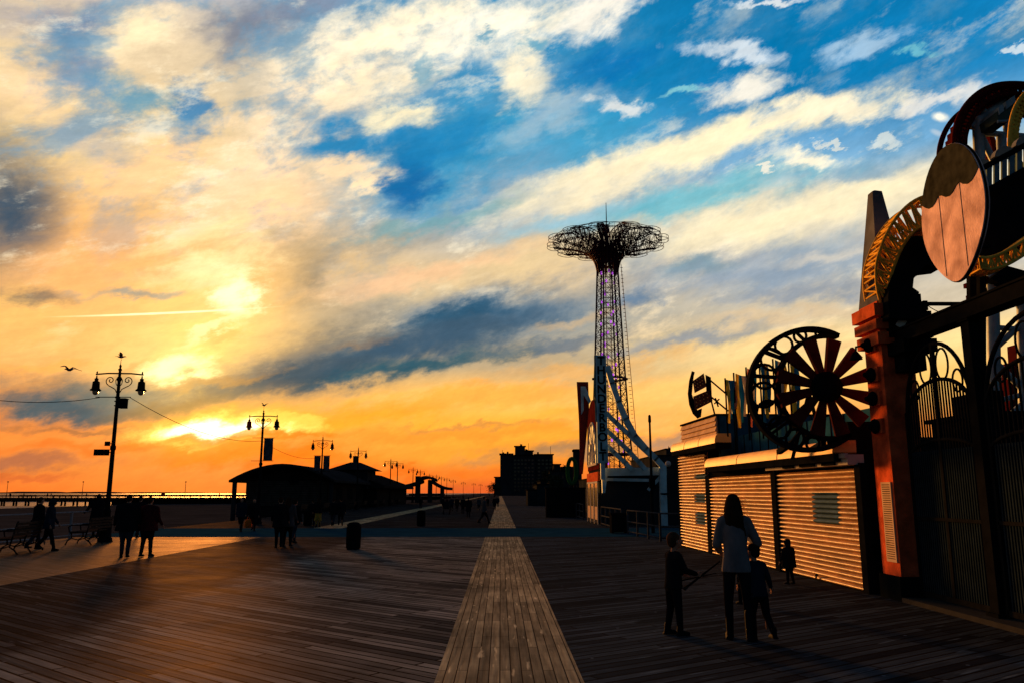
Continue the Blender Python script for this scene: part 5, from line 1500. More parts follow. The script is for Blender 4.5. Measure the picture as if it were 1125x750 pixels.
def blade_sign():
    Y = 43.2; x0, x1 = P(655.5, 450, Y).x, P(667, 450, Y).x; zt = P(660, 390, Y).z; zb = P(660, 508, Y).z
    t = thing('vertical_sign', 'tall narrow blue blade sign reading THUNDERBOLT downwards beside the red entrance', 'sign', ((x0 + x1) / 2, Y, zb))
    t.location.z = 0; cx = (x0 + x1) / 2
    MB().box((x0 - cx, 0, zb), (x1 - cx, .28, zt)).build('panel', m_bladesign, t)
    MB().box((x0 - cx - .06, .05, zb + 2.2), (x0 - cx - .001, .23, zt + .0)).build('side_fin', m_teal, t)
    MB().box((-.12, .05, 2.4), (.12, .2, zb)).build('mounting_post', m_tealsteel, t)
    q = MB()
    for xx in (x0 - cx, x1 - cx - .05): q.box((xx, -.03, zb), (xx + .05, -.001, zt))
    q.box((x0 - cx + .05, -.03, zt - .05), (x1 - cx - .05, -.001, zt)); q.build('frame', m_tealsteel, t)
    word = 'THUNDERBOLT'; hgt = (zt - zb - .15) / len(word)
    for i, ch in enumerate(word):
        text_mesh(ch, hgt * 1.25, m_black, 'letter', t, .012, Matrix.Translation((0, -.035, zt - .08 - hgt * (i + .5))) @ Matrix.Rotation(R(90), 4, 'X'), bold=.012)
    q = MB().box((x0 - cx - .12, .1, P(660, 395, Y).z), (x0 - cx - .06, .2, zt + .05)); 
m_bladesign = mat('blade_sign_blue', (.36, .56, .64), .6, 0, .2, 2)
blade_sign()

# railings, box, pole on the right
railing([(5.35, 34.5, 0), (5.7, 29.3, 0), (9.0, 28.2, 0)], 'steel railing bending round in front of the last shutter', step=1.8, group=None)
railing([(5.35, 43.5, 0), (5.4, 36.6, 0)], 'short steel railing between the black box and the red entrance', step=1.8)
railing([(5.3, 94, 0), (5.35, 53, 0)], 'far steel railing along the dark wall left of the red entrance', step=2.4)
railing([(8.2, 36.5, 0), (14, 36.5, 0)], 'steel railing crossing behind the light pole', step=1.8)
t = thing('storage_box', 'squat black lidded box on the boards at the end of the right hand railing', 'box', (P(681, 575, 35.3).x, 35.6, 0))
MB().box((-.36, -.35, .05), (.36, .35, .78)).build('body', m_black, t); MB().box((-.40, -.39, .78), (.40, .39, .86)).build('lid', m_black, t)
for sx_ in (-.3, .3): MB().box((sx_ - .05, -.3, 0), (sx_ + .05, .3, .05)).build('foot', m_black, t)
v = P(713.5, 455, 35.5); t = thing('light_pole', 'slim dark pole standing in front of the pale blue canopy', 'pole', (v.x, 35.5, 0))
MB().tube([(0, 0, 0), (0, 0, 2.2), (0, 0, v.z - .35)], [.075, .06, .045], 10).build('shaft', m_iron, t); MB().lathe([(.05, 0), (.07, .05), (.06, .3), (.02, .35)], 10, (0, 0, v.z - .35)).build('cap', m_iron, t)
MB().box((-.13, -.16, 1.9), (.13, -.08, 2.3)).build('sign_plate', m_black, t)

# ------------------------------------------------------------------ background buildings
def block(name, label, Y, boxes, m=None, windows=None, cat='building', group=None):
    xs = [P(b[0], 541, Y).x for b in boxes] + [P(b[2], 541, Y).x for b in boxes]; cx = (min(xs) + max(xs)) / 2
    t = thing(name, label, cat, (cx, Y, 0), 0, group)
    for i, (xa, yt, xb, dep) in enumerate(boxes):
        a, b = P(xa, 541, Y).x - cx, P(xb, 541, Y).x - cx; z = P((xa + xb) / 2, yt, Y).z
        MB().box((a, i * .01 * Y * .1, -.1), (b, dep, z)).build('wall' if i == 0 else 'wing', m or m_bldg, t)
        e = Y * .0012
        for k_ in range(3):
            if (b - a) > Y * .008:
                xx = a + (b - a) * random.uniform(.1, .9); hh_ = Y * random.uniform(.002, .007)
                if k_ < 2: MB().box((xx - Y * .001, dep * .2, z), (xx + Y * .0012, dep * .2 + Y * .002, z + hh_ * .6)).build('roof_vent', m_bldg, t)
                else: MB().tube([(xx, dep * .3, z), (xx, dep * .3, z + hh_ * 1.6)], Y * .00025, 5).build('aerial', m_black, t)
        MB().box((a - e, i * .01 * Y * .1 - e, z), (b + e, dep + e, z + Y * .0012)).build('parapet', m_black, t)
    if windows:
        n = 0
        for (xa, xb, ya, yb, nx, ny) in windows:
            for i in range(nx):
                for j in range(ny):
                    if random.random() < .1 or n > 95: continue
                    u = xa + (xb - xa) * (i + .2) / nx; w = (xb - xa) / nx * .6; v0 = ya + (yb - ya) * (j + .25) / ny; h = (yb - ya) / ny * .5
                    A_, B_ = P(u, v0 + h, Y), P(u + w, v0, Y)
                    MB().box((A_.x - cx, -Y * .0006, A_.z), (B_.x - cx, -.005, B_.z)).build('window', m_win, t); n += 1
    return t
random.seed(11)
block('tower_block', 'dark flat topped apartment tower at the far end of the boards', 560, [(563, 500, 588, 18), (549.5, 498.5, 563, 16), (588, 499, 608, 16), (566, 490, 577, 8), (577, 495, 586, 8), (543.5, 524, 550, 12)],
      m_hotel, [(564, 587, 503, 540, 6, 9), (590, 607, 503, 540, 4, 9)])
block('far_houses', 'low dark rooftops between the apartment tower and the green ring', 300, [(604, 517, 622, 20), (609, 510, 616, 10), (618, 513, 634, 20)], m_bldg, [(606, 620, 520, 540, 5, 3)])
block('dark_hoarding', 'long black board wall behind the far railing left of the red entrance', 58, [(600, 536, 643, 1.0)], m_black, cat='wall')
v = P(634, 493, 150); t = thing('chimney_stack', 'short dark chimney rising left of the red fin', 'chimney', (v.x, 150, 0))
MB().tube([(0, 0, 0), (0, 0, v.z)], .8, 10).build('shaft', m_bldg, t); MB().lathe([(.95, 0), (.95, .4)], 10, (0, 0, v.z - .5)).build('cap', m_black, t)
v = P(628.5, 517, 62)
t = thing('green_ring_sign', 'upright green oval ring sign left of the red entrance', 'sign', (v.x, 62, 0))
MB().tube([(.34 * math.cos(a * math.pi / 12), 0, v.z + .95 * math.sin(a * math.pi / 12)) for a in range(24)], .16, 8, close=True).build('ring', mat('green_ring', (.02, .10, .03), .5), t)
MB().tube([(0, 0, 0), (0, 0, v.z - .95)], .08, 8).build('post', m_black, t)
block('amusement_hall', 'dark hall with uneven roofline to the right of the pale blue canopy', 62, [(664, 523, 760, 20), (690, 514, 722, 8), (722, 500, 748, 12), (734, 493, 746, 8), (752, 498, 770, 12)], m_bldg, [(732, 746, 520, 545, 3, 2)])
v = P(734, 509, 60); t = thing('round_lamp', 'pale round globe lamp in front of the dark hall', 'lamp', (v.x, 60, 0))
MB().sphere((0, 0, v.z), .22, 12, 8).build('globe', m_white, t); MB().tube([(0, 0, 0), (0, 0, v.z - .2)], .05, 8).build('pole', m_black, t)
block('shore_stalls', 'row of low dark stalls on the inland side of the boards far ahead', 110, [(590, 532, 603, 14), (594, 528, 600, 10), (580, 538, 592, 8)], m_bldg)

# ------------------------------------------------------------------ trees
m_leaf = mat('dark_foliage', (.030, .038, .022), .9, 0, .4, 3); m_bark = mat('bark', (.04, .03, .025), .9)
def tree(px, top, Y, wpx, label, seed):
    random.seed(seed); v = P(px, top, Y); H = v.z; Rw = wpx / 883 * Y / 2
    t = thing('leafy_tree', label, 'tree', (v.x, Y, 0), 0, 'trees beyond the far stalls')
    q = MB().tube([(0, 0, 0), (.1, 0, H * .3), (0, .1, H * .6), (.1, 0, H * .85)], [.3, .22, .14, .05], 7)
    cl = []
    for i in range(9):
        a = random.uniform(0, 6.28); r = Rw * random.uniform(.35, .8); z = H * random.uniform(.45, .92); p = Vector((r * math.cos(a), r * math.sin(a), z))
        q.tube([(0, 0, z * .6), p], [.09, .03], 5); cl.append(p)
    q.build('trunk', m_bark, t); cl.append(Vector((0, 0, H * .9)))
    q = MB()
    for p in cl:
        for i in range(170):
            d = Vector((random.gauss(0, 1), random.gauss(0, 1), random.gauss(0, .8))) * Rw * .24; c = p + d; s = random.uniform(.1, .26)
            u = Vector((random.uniform(-1, 1), random.uniform(-1, 1), random.uniform(-1, 1))).normalized(); w = u.orthogonal().normalized()
            q.add([c - u * s, c - w * s * .6, c + u * s, c + w * s * .6], [(0, 1, 2, 3)])
    q.build('crown', m_leaf, t, fix=False)
tree(599, 516, 170, 16, 'leftmost dark tree above the far stalls, right of the apartment tower', 1)
tree(611, 521, 150, 13, 'second dark tree, between the stalls and the black board wall', 2)
tree(543, 531, 330, 14, 'small bare looking tree at the foot of the apartment tower on its left', 3)

# ================================================================== people
def capsule(q, a, b, ra, rb, n=10):
    a, b = Vector(a), Vector(b); L_ = (b - a).length
    if L_ < 1e-5: q.sphere(a, ra, n, 6); return
    q.tube([a, b], [ra, rb], n, cap=True); q.sphere(a, ra, n, 6); q.sphere(b, rb, n, 6)
def remeshed(q, name, m, parent, vox, smooth=4):
    me = q.mesh('tmp', m); o = bpy.data.objects.new('tmp', me); COL.objects.link(o)
    r = o.modifiers.new('r', 'REMESH'); r.mode = 'VOXEL'; r.voxel_size = vox; r.use_smooth_shade = True
    s = o.modifiers.new('s', 'SMOOTH'); s.iterations = smooth; s.factor = .5
    dg = bpy.context.evaluated_depsgraph_get(); dg.update(); nm = bpy.data.meshes.new_from_object(o.evaluated_get(dg))
    bpy.data.objects.remove(o); bpy.data.meshes.remove(me); nm.name = name
    nm.materials.clear(); nm.materials.append(m); nm.polygons.foreach_set('use_smooth', [True] * len(nm.polygons))
    x = bpy.data.objects.new(name, nm); COL.objects.link(x); x.parent = parent
    return x
m_skin = mat('skin', (.30, .17, .12), .6, 0, .08, 6)
CL = {}
def cloth(name, rgb):
    if name not in CL: CL[name] = mat('cloth_' + name, rgb, .9, 0, .25, 5, .8, 9, spec=0, stretch=(1, 1, .6))
    return CL[name]
c_blk = cloth('black', (.010, .010, .013)); c_navy = cloth('navy', (.012, .018, .032)); c_gry = cloth('grey', (.045, .05, .06)); c_mar = cloth('maroon', (.050, .010, .012))
c_lil = cloth('pale_lilac', (.14, .13, .145)); c_blu = cloth('denim', (.022, .030, .048)); c_brn = cloth('brown', (.035, .022, .016)); c_ylw = cloth('yellow', (.30, .20, .04))
m_hair = mat('dark_hair', (.026, .015, .010), .6, 0, .3, 12, stretch=(8, 8, 1)); m_hair2 = mat('brown_hair', (.06, .035, .022), .6, 0, .3, 12)
m_shoe = mat('dark_shoes', (.008, .008, .010), .8, spec=.03)
m_eye = mat('eye', (.4, .4, .4), .3)

def person(label, loc, face, h, top, bottom, hair=m_hair, hair_style='short', legs=((0, 0), (0, 0)), arms=((0, 8, 12), (0, 8, 12)), coat=.46, lean=0, near=False, child=False, head=(0, 0), tr=1.0, spread=.02, skirt=None, arm_in=(0, 0), bulk=1.0, group=None, hood=False, hands=True):
    """face = heading in degrees, 0 looks away from the camera (+Y), 90 looks left (-X). local +Y is front. lengths are fractions of height h"""
    t = thing('person', label, 'person', loc, R(face), group)
    vox = h * (.0062 if near else .013); hs = 1.28 if child else 1.0; bw = bulk
    hipz = .50 if not child else .47; sc = 1.0 if not child else .96
    B_ = MB(); J = MB(); T = MB()
    ll = Matrix.Rotation(R(-lean), 3, 'X'); hipc = Vector((0, 0, hipz))
    def up(p): return ll @ (Vector(p) - hipc) + hipc
    shz = .815 if not child else .775
    # legs
    feet = []
    for s, (fa, kn) in zip((-1, 1), legs):
        H_ = Vector((s * .048, 0, hipz)); th = (hipz - .27); sh = .27 - .045
        d1 = Vector((s * spread, math.sin(R(fa)), -math.cos(R(fa)))).normalized(); K = H_ + d1 * th
        d2 = Vector((0, math.sin(R(fa - kn)), -math.cos(R(fa - kn)))).normalized(); A_ = K + d2 * sh
        feet.append((H_, K, A_, fa - kn))
    zmin = min(f[2].z for f in feet) - .045; dz = -zmin
    W = lambda p: (Vector(p) + Vector((0, 0, dz))) * h
    def cap(q, a, b, ra, rb, n=10): capsule(q, W(a), W(b), ra * h, rb * h, n)
    for s, (H_, K, A_, fl) in zip((-1, 1), feet):
        cap(B_, H_, K, .042 * bw, .026 * tr); cap(B_, K, A_, .025 * tr, .017); cap(B_, K + Vector((0, -.008, -.06)), K + Vector((0, -.004, -.14)), .021 * tr, .014)
        cap(T, H_ + Vector((0, -.006, 0)), K, .060 * bw, .041 * tr); cap(T, K, A_ + Vector((0, 0, .012)), .040 * tr, .031 * tr)
        toe = Vector((s * .008, .075, -.028)); 
        cap(B_, A_ + Vector((0, -.012, -.020)), A_ + toe * .6, .016, .012)
        q = MB(); cap(q, A_ + Vector((0, -.018, -.018)), A_ + Vector((s * .008, .03, -.02)), .027, .026); cap(q, A_ + Vector((s * .008, .03, -.022)), A_ + toe + Vector((0, .012, 0)), .026, .019)
        cap(q, A_ + Vector((0, -.012, 0)), A_ + Vector((0, -.005, .05 if hair_style != 'long' else .14)), .026, .029)
        q.cbox(W(A_ + Vector((s * .006, .022, -.038))), (.052 * h, .14 * h, .014 * h))
        remeshed(q, 'shoe', m_shoe, t, vox)
    # torso
    rings = [(.47, .060, .045), (hipz + .02, .085, .060), (.585, .076, .052), (.64, .074, .050), (.71, .086, .058), (.77, .094, .056), (shz + .005, .078, .046), (shz + .035, .040, .036)]
    if child: rings = [(z * .95, a, b) for z, a, b in rings]
    lf = []
    for z, a, b in rings: lf.append((W(up((0, 0, z))), Vector((a * h * bw, 0, 0)), ll @ Vector((0, b * h * bw, 0))))
    B_.loft(lf, 16)
    lf2 = [(W(up((0, -.002, z))), Vector((a * 1.0 * h * bw, 0, 0)), ll @ Vector((0, b * h * bw, 0))) for z, a, b in
           ([(coat, .122, .094), (coat + .03, .121, .092), (.56, .106, .080), (.63, .097, .070), (.70, .104, .074), (.77, .108, .070), (shz + .012, .094, .060), (shz + .04, .052, .046), (shz + .052, .046, .042)] if not child else
            [(coat, .112, .086), (.52, .104, .080), (.60, .100, .074), (.67, .104, .074), (.735, .106, .070), (shz + .012, .090, .060), (shz + .035, .050, .046)])]
    J.loft(lf2, 18)
    neck0 = up((0, .0, shz + .01)); neck1 = up((0, .012, shz + .07)); cap(B_, neck0, neck1, .034, .031)
    # head
    hz = 1 - .066 * hs; hc = up((0, .016, hz - (0.0))); hr = Matrix.Rotation(R(head[0]), 3, 'Z') @ Matrix.Rotation(R(head[1]), 3, 'X') @ ll
    def hp(x, y, z): return W(hc + hr @ (Vector((x, y, z)) * hs))
    def hsph(q, c, r): q.sphere(hp(*c), tuple(v * h * hs for v in r), 14, 10, hr)
    hsph(B_, (0, -.006, .012), (.0445, .057, .052)); hsph(B_, (0, .012, -.018), (.036, .040, .046)); hsph(B_, (0, .030, -.048), (.020, .020, .014))
    hsph(B_, (0, .040, -.006), (.030, .014, .022))
    capsule(B_, hp(0, .050, .004), hp(0, .064, -.016), .006 * h * hs, .009 * h * hs)
    capsule(B_, hp(-.011, .048, -.032), hp(.011, .048, -.032), .0055 * h * hs, .0055 * h * hs)
    capsule(B_, hp(-.026, .043, .014), hp(.026, .043, .014), .0075 * h * hs, .0075 * h * hs)
    for s in (-1, 1): hsph(B_, (s * .046, .000, -.006), (.006, .012, .017))
    capsule(B_, W(neck1), hp(0, -.005, -.03), .031 * h, .030 * h * hs)
    # arms
    hand_pts = []
    for i, s in enumerate((-1, 1)):
        fa, oa, ef = arms[i]; ai = arm_in[i]
        S_ = Vector(up((s * .098 * bw, 0, shz - .012))); d1 = Vector((s * math.sin(R(oa)), math.sin(R(fa)) * math.cos(R(oa)), -math.cos(R(fa)) * math.cos(R(oa)))).normalized()
        ua, fa_l = (.165, .140) if not child else (.15, .125)
        E_ = S_ + d1 * ua; g = fa + ef; d2 = Vector((s * math.sin(R(oa - ai)), math.sin(R(g)) * math.cos(R(oa - ai)), -math.cos(R(g)) * math.cos(R(oa - ai)))).normalized(); Wr = E_ + d2 * fa_l
        cap(B_, up((s * .05, 0, shz - .004)), S_, .040, .034); cap(B_, S_, E_, .029, .022); cap(B_, E_, Wr, .021, .0145)
        cap(J, up((s * .05 * bw, 0, shz)), S_, .046, .043); cap(J, S_, E_, .042, .034); cap(J, E_, Wr - d2 * .008, .033, .025)
        side = d2.cross(Vector((1, 0, 0))).normalized() if abs(d2.x) < .9 else Vector((0, 1, 0)); pw = Vector((s, 0, 0)); nrm = d2.cross(side).normalized()
        pc = Wr + d2 * .030
        if near:
            lf3 = [(W(Wr + d2 * u), side * w * h, nrm * th_ * h) for u, w, th_ in ((0, .014, .011), (.02, .021, .010), (.045, .023, .009), (.055, .021, .007))]
            B_.loft(lf3, 10)
            for k in range(4):
                ln = (.036, .042, .040, .032)[k]; o = (-.0165 + .011 * k); a0 = Wr + d2 * .050 + side * o
                dd = d2; cur = a0
                for j in range(3):
                    dd = (Matrix.Rotation(R(-14 - 6 * j) * s, 3, side) @ dd).normalized(); nx = cur + dd * ln * (.42, .32, .26)[j]
                    cap(B_, cur, nx, .0056 - .0006 * j, .0052 - .0006 * j, 7); cur = nx
            th0 = Wr + d2 * .014 - side * .016; th1 = th0 + (d2 * .6 - side * .7).normalized() * .022; th2 = th1 + (d2 * .9 - side * .2).normalized() * .018
            cap(B_, th0, th1, .0075, .0065, 7); cap(B_, th1, th2, .0062, .005, 7)
        else:
            cap(B_, Wr, pc + d2 * .02, .015, .014)
            for k in range(4): a0 = Wr + d2 * .05 + side * (-.0165 + .011 * k); cap(B_, a0, a0 + d2 * (.03, .036, .033, .026)[k], .0065, .0055, 6)
            cap(B_, Wr + d2 * .015 - side * .014, Wr + d2 * .04 - side * .03, .0075, .006, 6)
        hand_pts.append((W(Wr + d2 * .06), d2))
    remeshed(B_, 'body', m_skin, t, vox * .9, 2)
    T.loft([(W(up((0, -.004, z))), Vector((a * h * bw, 0, 0)), Vector((0, b * h * bw, 0))) for z, a, b in ((hipz - .05, .072, .06), (hipz, .096, .072), (hipz + .05, .094, .07), (hipz + .08, .088, .062))], 16)
    if skirt: T.loft([(W((0, 0, z)), Vector((a * h, 0, 0)), Vector((0, a * h * .8, 0))) for z, a in ((skirt, .14), (skirt + .1, .12), (.56, .09))], 16)
    remeshed(T, 'trousers' if not skirt else 'skirt', bottom, t, vox)
    remeshed(J, 'jacket', top, t, vox)
    # hair
    Hh = MB()
    Hh.sphere(hp(0, -.012, .020), tuple(v * h * hs for v in (.050, .056, .052)), 16, 10, hr); Hh.sphere(hp(0, -.030, -.005), tuple(v * h * hs for v in (.044, .036, .046)), 14, 8, hr)
    if hair_style == 'long':
        rnd = random.Random(5)
        for i in range(60):
            a = math.pi * (.02 + .96 * rnd.random()) + math.pi; x0 = .040 * math.cos(a); y0 = -.014 + .040 * math.sin(a)
            p = [hp(x0, y0, .02), hp(x0 * 1.4, y0 * 1.4 - .010, -.045), hp(x0 * 1.6 + .004, y0 * 1.2 - .034, -.11 - .02 * rnd.random()), hp(x0 * 1.5 + rnd.uniform(-.03, .04), -.070 + rnd.uniform(-.01, .01), -.19 - .07 * rnd.random())]
            p = smooth_pts(p, 8); Hh.tube(p, [.0135 * h * (1 - .085 * j) for j in range(9)], 6)
        st = MB()
        for i in range(26):
            z = rnd.uniform(-.13, .03); sx_ = 1; p = [hp(sx_ * .030, -.02, z * .5 + .01), hp(sx_ * (.058 + .02 * rnd.random()), -.03, z + .015), hp(sx_ * (.075 + .035 * rnd.random()), -.025, z + rnd.uniform(-.03, .03))]
            st.tube(smooth_pts(p, 5), [.0016 * h] * 3 + [.0010 * h] * 3, 4)
        hh = remeshed(Hh, 'hair', hair, t, vox * .9, 3); st.build('loose_strands', hair, hh)
    elif hair_style == 'hood':
        Hh.sphere(hp(0, -.006, .0), tuple(v * h * hs for v in (.058, .066, .066)), 16, 10, hr); capsule(Hh, hp(0, -.02, -.04), W(neck0), .05 * h * hs, .05 * h)
        remeshed(Hh, 'hood', top, t, vox, 3)
    else: remeshed(Hh, 'hair', hair, t, vox, 3)
    if near:
        for s in (-1, 1): MB().sphere(hp(s * .018, .0475, .003), .0058 * h * hs, 8, 6).build('eye', m_eye, t)
    t['_h'] = 0; del t['_h']
    return t, hand_pts
walkL = ((18, 8), (-16, 18)); walkR = ((-14, 22), (20, 6)); wide = ((28, 10), (-22, 14)); st_ = ((2, 0), (-1, 0))
def F(px, py): return G(px, py)
# the woman and the children in front of the shutters
wo_, _ = person('woman seen from behind with long loose dark hair, pale jacket and black leggings', F(813, 702), -14, 1.69, c_lil, c_blk, m_hair, 'long', ((3, 0), (-3, 4)), ((4, 16, 62), (10, 26, 95)), .455, 3, True, head=(-6, 8), arm_in=(25, 50), bulk=.85, tr=.84, spread=.07)
boy, bh = person('boy in side view with short hair holding two sticks, left of the woman', F(742, 697), -72, 1.22, c_blk, c_blk, m_hair2, 'short', ((-4, 6), (5, 2)), ((18, 4, 52), (26, 4, 48)), .45, 2, True, True, head=(0, 8))
kid, _ = person('child in navy jacket and dark trousers standing close against the right of the woman', F(836, 703), 10, 1.12, c_navy, c_blk, m_hair, 'short', ((16, 20), (-14, 24)), ((20, 6, 30), (10, 26, 20)), .44, 9, True, True, head=(30, 16), bulk=.92)
k2, _ = person('small child mostly hidden beyond the woman, only a leg showing between hers', F(817, 663), 20, .95, c_gry, c_blk, m_hair, 'short', ((2, 0), (-4, 6)), ((5, 6, 10), (5, 6, 10)), .42, 0, False, True)
tod, _ = person('toddler in a hooded jacket standing alone against the shutters', F(868, 641), 35, .84, c_blk, c_blk, m_hair, 'hood', ((2, 0), (-4, 6)), ((6, 12, 14), (6, 12, 14)), .36, 0, False, True, bulk=1.75)
# sticks
def stick(label, a, b, r):
    t = thing('toy_stick', label, 'stick', a, 0, 'toy sticks held by the boy'); d = Vector(b) - Vector(a)
    MB().tube([(0, 0, 0), d * .5, d], [r, r * .9, r * .6], 8).build('shaft', m_black, t); MB().tube([d * .0, d * .10], r * 1.5, 8).build('grip', m_wood, t)
bpy.context.view_layer.update()
Mw = Matrix.Translation(boy.location) @ Matrix.Rotation(boy.rotation_euler[2], 4, 'Z')
hr_ = Mw @ bh[1][0]; hl_ = Mw @ bh[0][0]
hy = hr_.y
e1 = P(791, 616, hr_.y); e2 = P(788, 625, hl_.y)
s1 = hr_ + (hr_ - e1).normalized() * .28; hl_ = hl_ + Vector((0, 0, -.05)); e2 = P(787, 629, hl_.y); s2 = hl_ + (hl_ - e2).normalized() * .16
stick('upper and longer dark stick pointing right from the boy', s1, e1, .014)
stick('lower and thinner dark stick pointing right from the boy', s2, e2, .009)

# walkers on the left
person('walker at the far left with head bent, beside the taller companion near the benches', F(38, 603), -30, 1.60, c_blk, c_blu, m_hair, 'short', walkL, ((8, 6, 20), (4, 6, 20)), .44, 2, head=(0, 0), bulk=1.15)
person('walker in a dark hooded coat striding right of the far left companion', F(51, 604.5), -75, 1.56, c_navy, c_blk, m_hair, 'hood', walkR, ((10, 4, 25), (-6, 4, 25)), .43, 3, bulk=1.15)
person('person in a wide dark coat standing behind the bench by the railing', F(105, 589), 40, 1.66, c_blk, c_blk, m_hair, 'hood', st_, ((10, 24, 30), (10, 24, 30)), .36, 2, bulk=1.45)
person('tall bulky walker in a black coat right of the nearest lamp, nearer the middle', F(136.5, 612), 15, 1.66, c_blk, c_blu, m_hair, 'short', ((6, 4), (-8, 8)), ((4, 10, 20), (4, 10, 20)), .42, 0, bulk=1.5)
person('walker in a dark maroon jacket beside the tall bulky walker', F(160, 611), -10, 1.60, c_mar, c_blk, m_hair, 'short', ((-5, 6), (6, 2)), ((6, 10, 30), (6, 10, 30)), .43, 0, bulk=1.48)
person('figure partly hidden between the bulky walker and the maroon jacket', F(151, 590), 0, 1.60, c_blk, c_blk, m_hair, 'short', walkL, ((6, 8, 20), (6, 8, 20)), .42, 0, bulk=1.1)
person('walker left of the orange bag, in a dark jacket', F(264, 583.5), 180, 1.52, c_navy, c_blk, m_hair, 'short', walkL, ((6, 6, 15), (-6, 6, 15)), .43, 0, bulk=1.2)
pb, pbh = person('walker carrying an orange bag, with pale shoes', F(278, 582.5), -170, 1.52, c_blk, c_blk, m_hair, 'short', wide, ((0, 6, 8), (4, 6, 8)), .43, 0, bulk=1.15)
bpy.context.view_layer.update(); Mw = Matrix.Translation(pb.location) @ Matrix.Rotation(pb.rotation_euler[2], 4, 'Z')
hb = max((Mw @ p[0] for p in pbh), key=lambda v: -v.x)
t = thing('carrier_bag', 'orange carrier bag hanging from a walker hand', 'bag', hb)
m_bag = mat('orange_bag', (.55, .14, .02), .6)
MB().loft([((0, 0, -.48), (.13, 0, 0), (0, .06, 0)), ((0, 0, -.40), (.17, 0, 0), (0, .08, 0)), ((0, 0, -.22), (.15, 0, 0), (0, .07, 0)), ((0, 0, -.12), (.11, 0, 0), (0, .03, 0))], 14).build('body', m_bag, t)
MB().tube([(-.07, 0, -.13), (-.04, 0, -.03), (0, 0, .01), (.04, 0, -.03), (.07, 0, -.13)], .012, 6).build('handle', m_bag, t)
person('left person of the close group of three in dark coats', F(306, 601), 10, 1.57, c_blk, c_blk, m_hair, 'short', ((4, 0), (-12, 8)), ((6, 8, 30), (6, 8, 30)), .40, 0, bulk=1.25, group=None)
person('middle person of the close group of three, feet nearest', F(315, 600), -5, 1.57, c_gry, c_blk, m_hair, 'long', ((-4, 2), (8, 2)), ((6, 8, 30), (6, 8, 30)), .40, 0, bulk=1.2)
person('right and shortest person of the close group of three', F(322.5, 596), -20, 1.50, c_blk, c_blu, m_hair, 'short', walkL, ((6, 8, 10), (6, 8, 10)), .43, 0, bulk=1.1)
person('person in dark coat and yellow skirt left of the pair in front of the pavilion', F(349, 578.5), 30, 1.44, c_blk, c_ylw, m_hair, 'long', st_, ((6, 8, 20), (6, 8, 20)), .48, 0, skirt=.22, bulk=1.2)
person('slim person next to the far litter bin in front of the pavilion', F(343, 577), 30, 1.35, c_blk, c_blk, m_hair, 'short', st_, ((6, 8, 20), (6, 8, 20)), .42, 0, bulk=1.2)
person('left person of the pair walking under the two banner lamp', F(365.5, 577), 0, 1.42, c_blk, c_blu, m_hair, 'short', walkL, ((6, 8, 20), (6, 8, 20)), .42, 0, bulk=1.2)
person('right person of the pair walking under the two banner lamp', F(374, 577), 8, 1.45, c_blk, c_blk, m_hair, 'short', walkR, ((6, 8, 20), (6, 8, 20)), .42, 0, bulk=1.2)
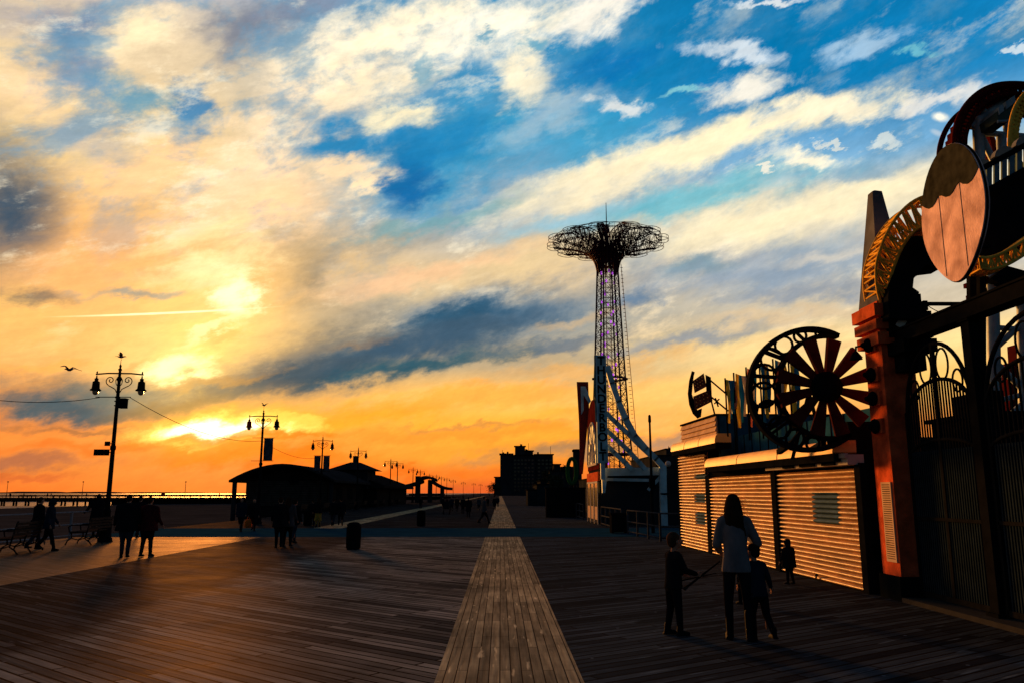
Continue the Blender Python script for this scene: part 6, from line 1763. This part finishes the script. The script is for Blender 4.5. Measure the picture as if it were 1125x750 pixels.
pr_a = [  # px, feet y, head y, heading, stride, top, label
    (462, 558.5, 545, 0, st_, c_blk, 'lone far walker standing above the far litter bin'),
    (486.5, 558, 546, 170, walkL, c_blk, 'leftmost walker of the far crowd, beside the push chair'),
    (496, 561.5, 545, 175, walkR, c_navy, 'second walker from the left in the far crowd'),
    (502, 561.8, 545, 180, walkL, c_brn, 'third walker from the left in the far crowd'),
    (508.5, 564, 545.5, 10, st_, c_blk, 'fourth walker from the left in the far crowd'),
    (514.5, 568, 545.5, 0, st_, c_blk, 'walker in a long black coat nearest in the middle of the far crowd'),
    (526, 560, 546, 0, walkR, c_gry, 'far walker just left of the striding one'),
    (532, 574.5, 543.5, -80, wide, c_gry, 'striding walker in profile left of the pale centre strip'),
    (543.5, 559.5, 545, 180, walkL, c_blk, 'walker right of the striding one, at the edge of the pale strip'),
    (547, 556, 545, 180, st_, c_navy, 'tiny walker on the far pale centre strip'),
    (491, 556, 546.5, 0, st_, c_mar, 'tiny walker behind the leftmost of the far crowd'),
    (536, 556, 546, 0, walkL, c_blk, 'tiny walker behind the striding one'),
    (430, 553, 544.5, 90, st_, c_blk, 'tiny person by the far benches at the right end of the pavilion')]
for px, fy_, hy_, hd, lg, c_, lab in pr_a:
    g = F(px, fy_); hh = P(px, hy_, g.y).z
    person(lab, g, hd, hh, c_, c_blk, m_hair, 'short', lg, ((8, 8, 20), (-4, 8, 20)), .30 if 'long' in lab else .43, 0, bulk=1.25)
g = F(490.5, 564.5)
t = thing('push_chair', 'dark push chair in front of the leftmost far walkers', 'push chair', g)
q = MB().prism([(-.2, -.3, .45), (-.2, .25, .4), (-.2, .4, .95), (-.2, .1, 1.0)], (.4, 0, 0)); q.build('seat', c_blk, t)
q = MB()
for sx_ in (-.24, .24): q.tube([(sx_, -.4, .1), (sx_, .1, .5), (sx_, .5, 1.05)], .02, 6); q.tube([(sx_, .35, .1), (sx_, 0, .5)], .02, 6)
q.tube([(-.24, .5, 1.05), (.24, .5, 1.05)], .02, 6); q.build('frame', m_iron, t)
for sx_ in (-.24, .24):
    for yy in (-.4, .35):
        w = MB().tube([(sx_, yy + .1 * math.cos(a * .524), .12 + .1 * math.sin(a * .524)) for a in range(12)], .02, 6, close=True); w.build('wheel', m_black, t)
# tiny people on the pier, one figure copied
pp = [(11, 'tiny person on the pier at the far left'), (26, 'tiny person on the pier next to the leftmost pier lamp'), (52, 'tiny person on the pier, left one of the close pair'), (56, 'tiny person on the pier, right one of the close pair'), (95, 'tiny person on the pier just left of the nearest lamp post'), (241, 'tiny person on the pier near its landward end')]
p0 = None
for px, lab in pp:
    v = P(px, 545, PY + 1.2)
    if p0 is None: p0, _ = person(lab, (v.x, PY + 1.2, 0), 20, 1.75, c_blk, c_blk, bulk=1.4, group='people on the pier')
    else: dup(p0, (v.x, PY + 1.2, 0), random.uniform(0, 6), lab)
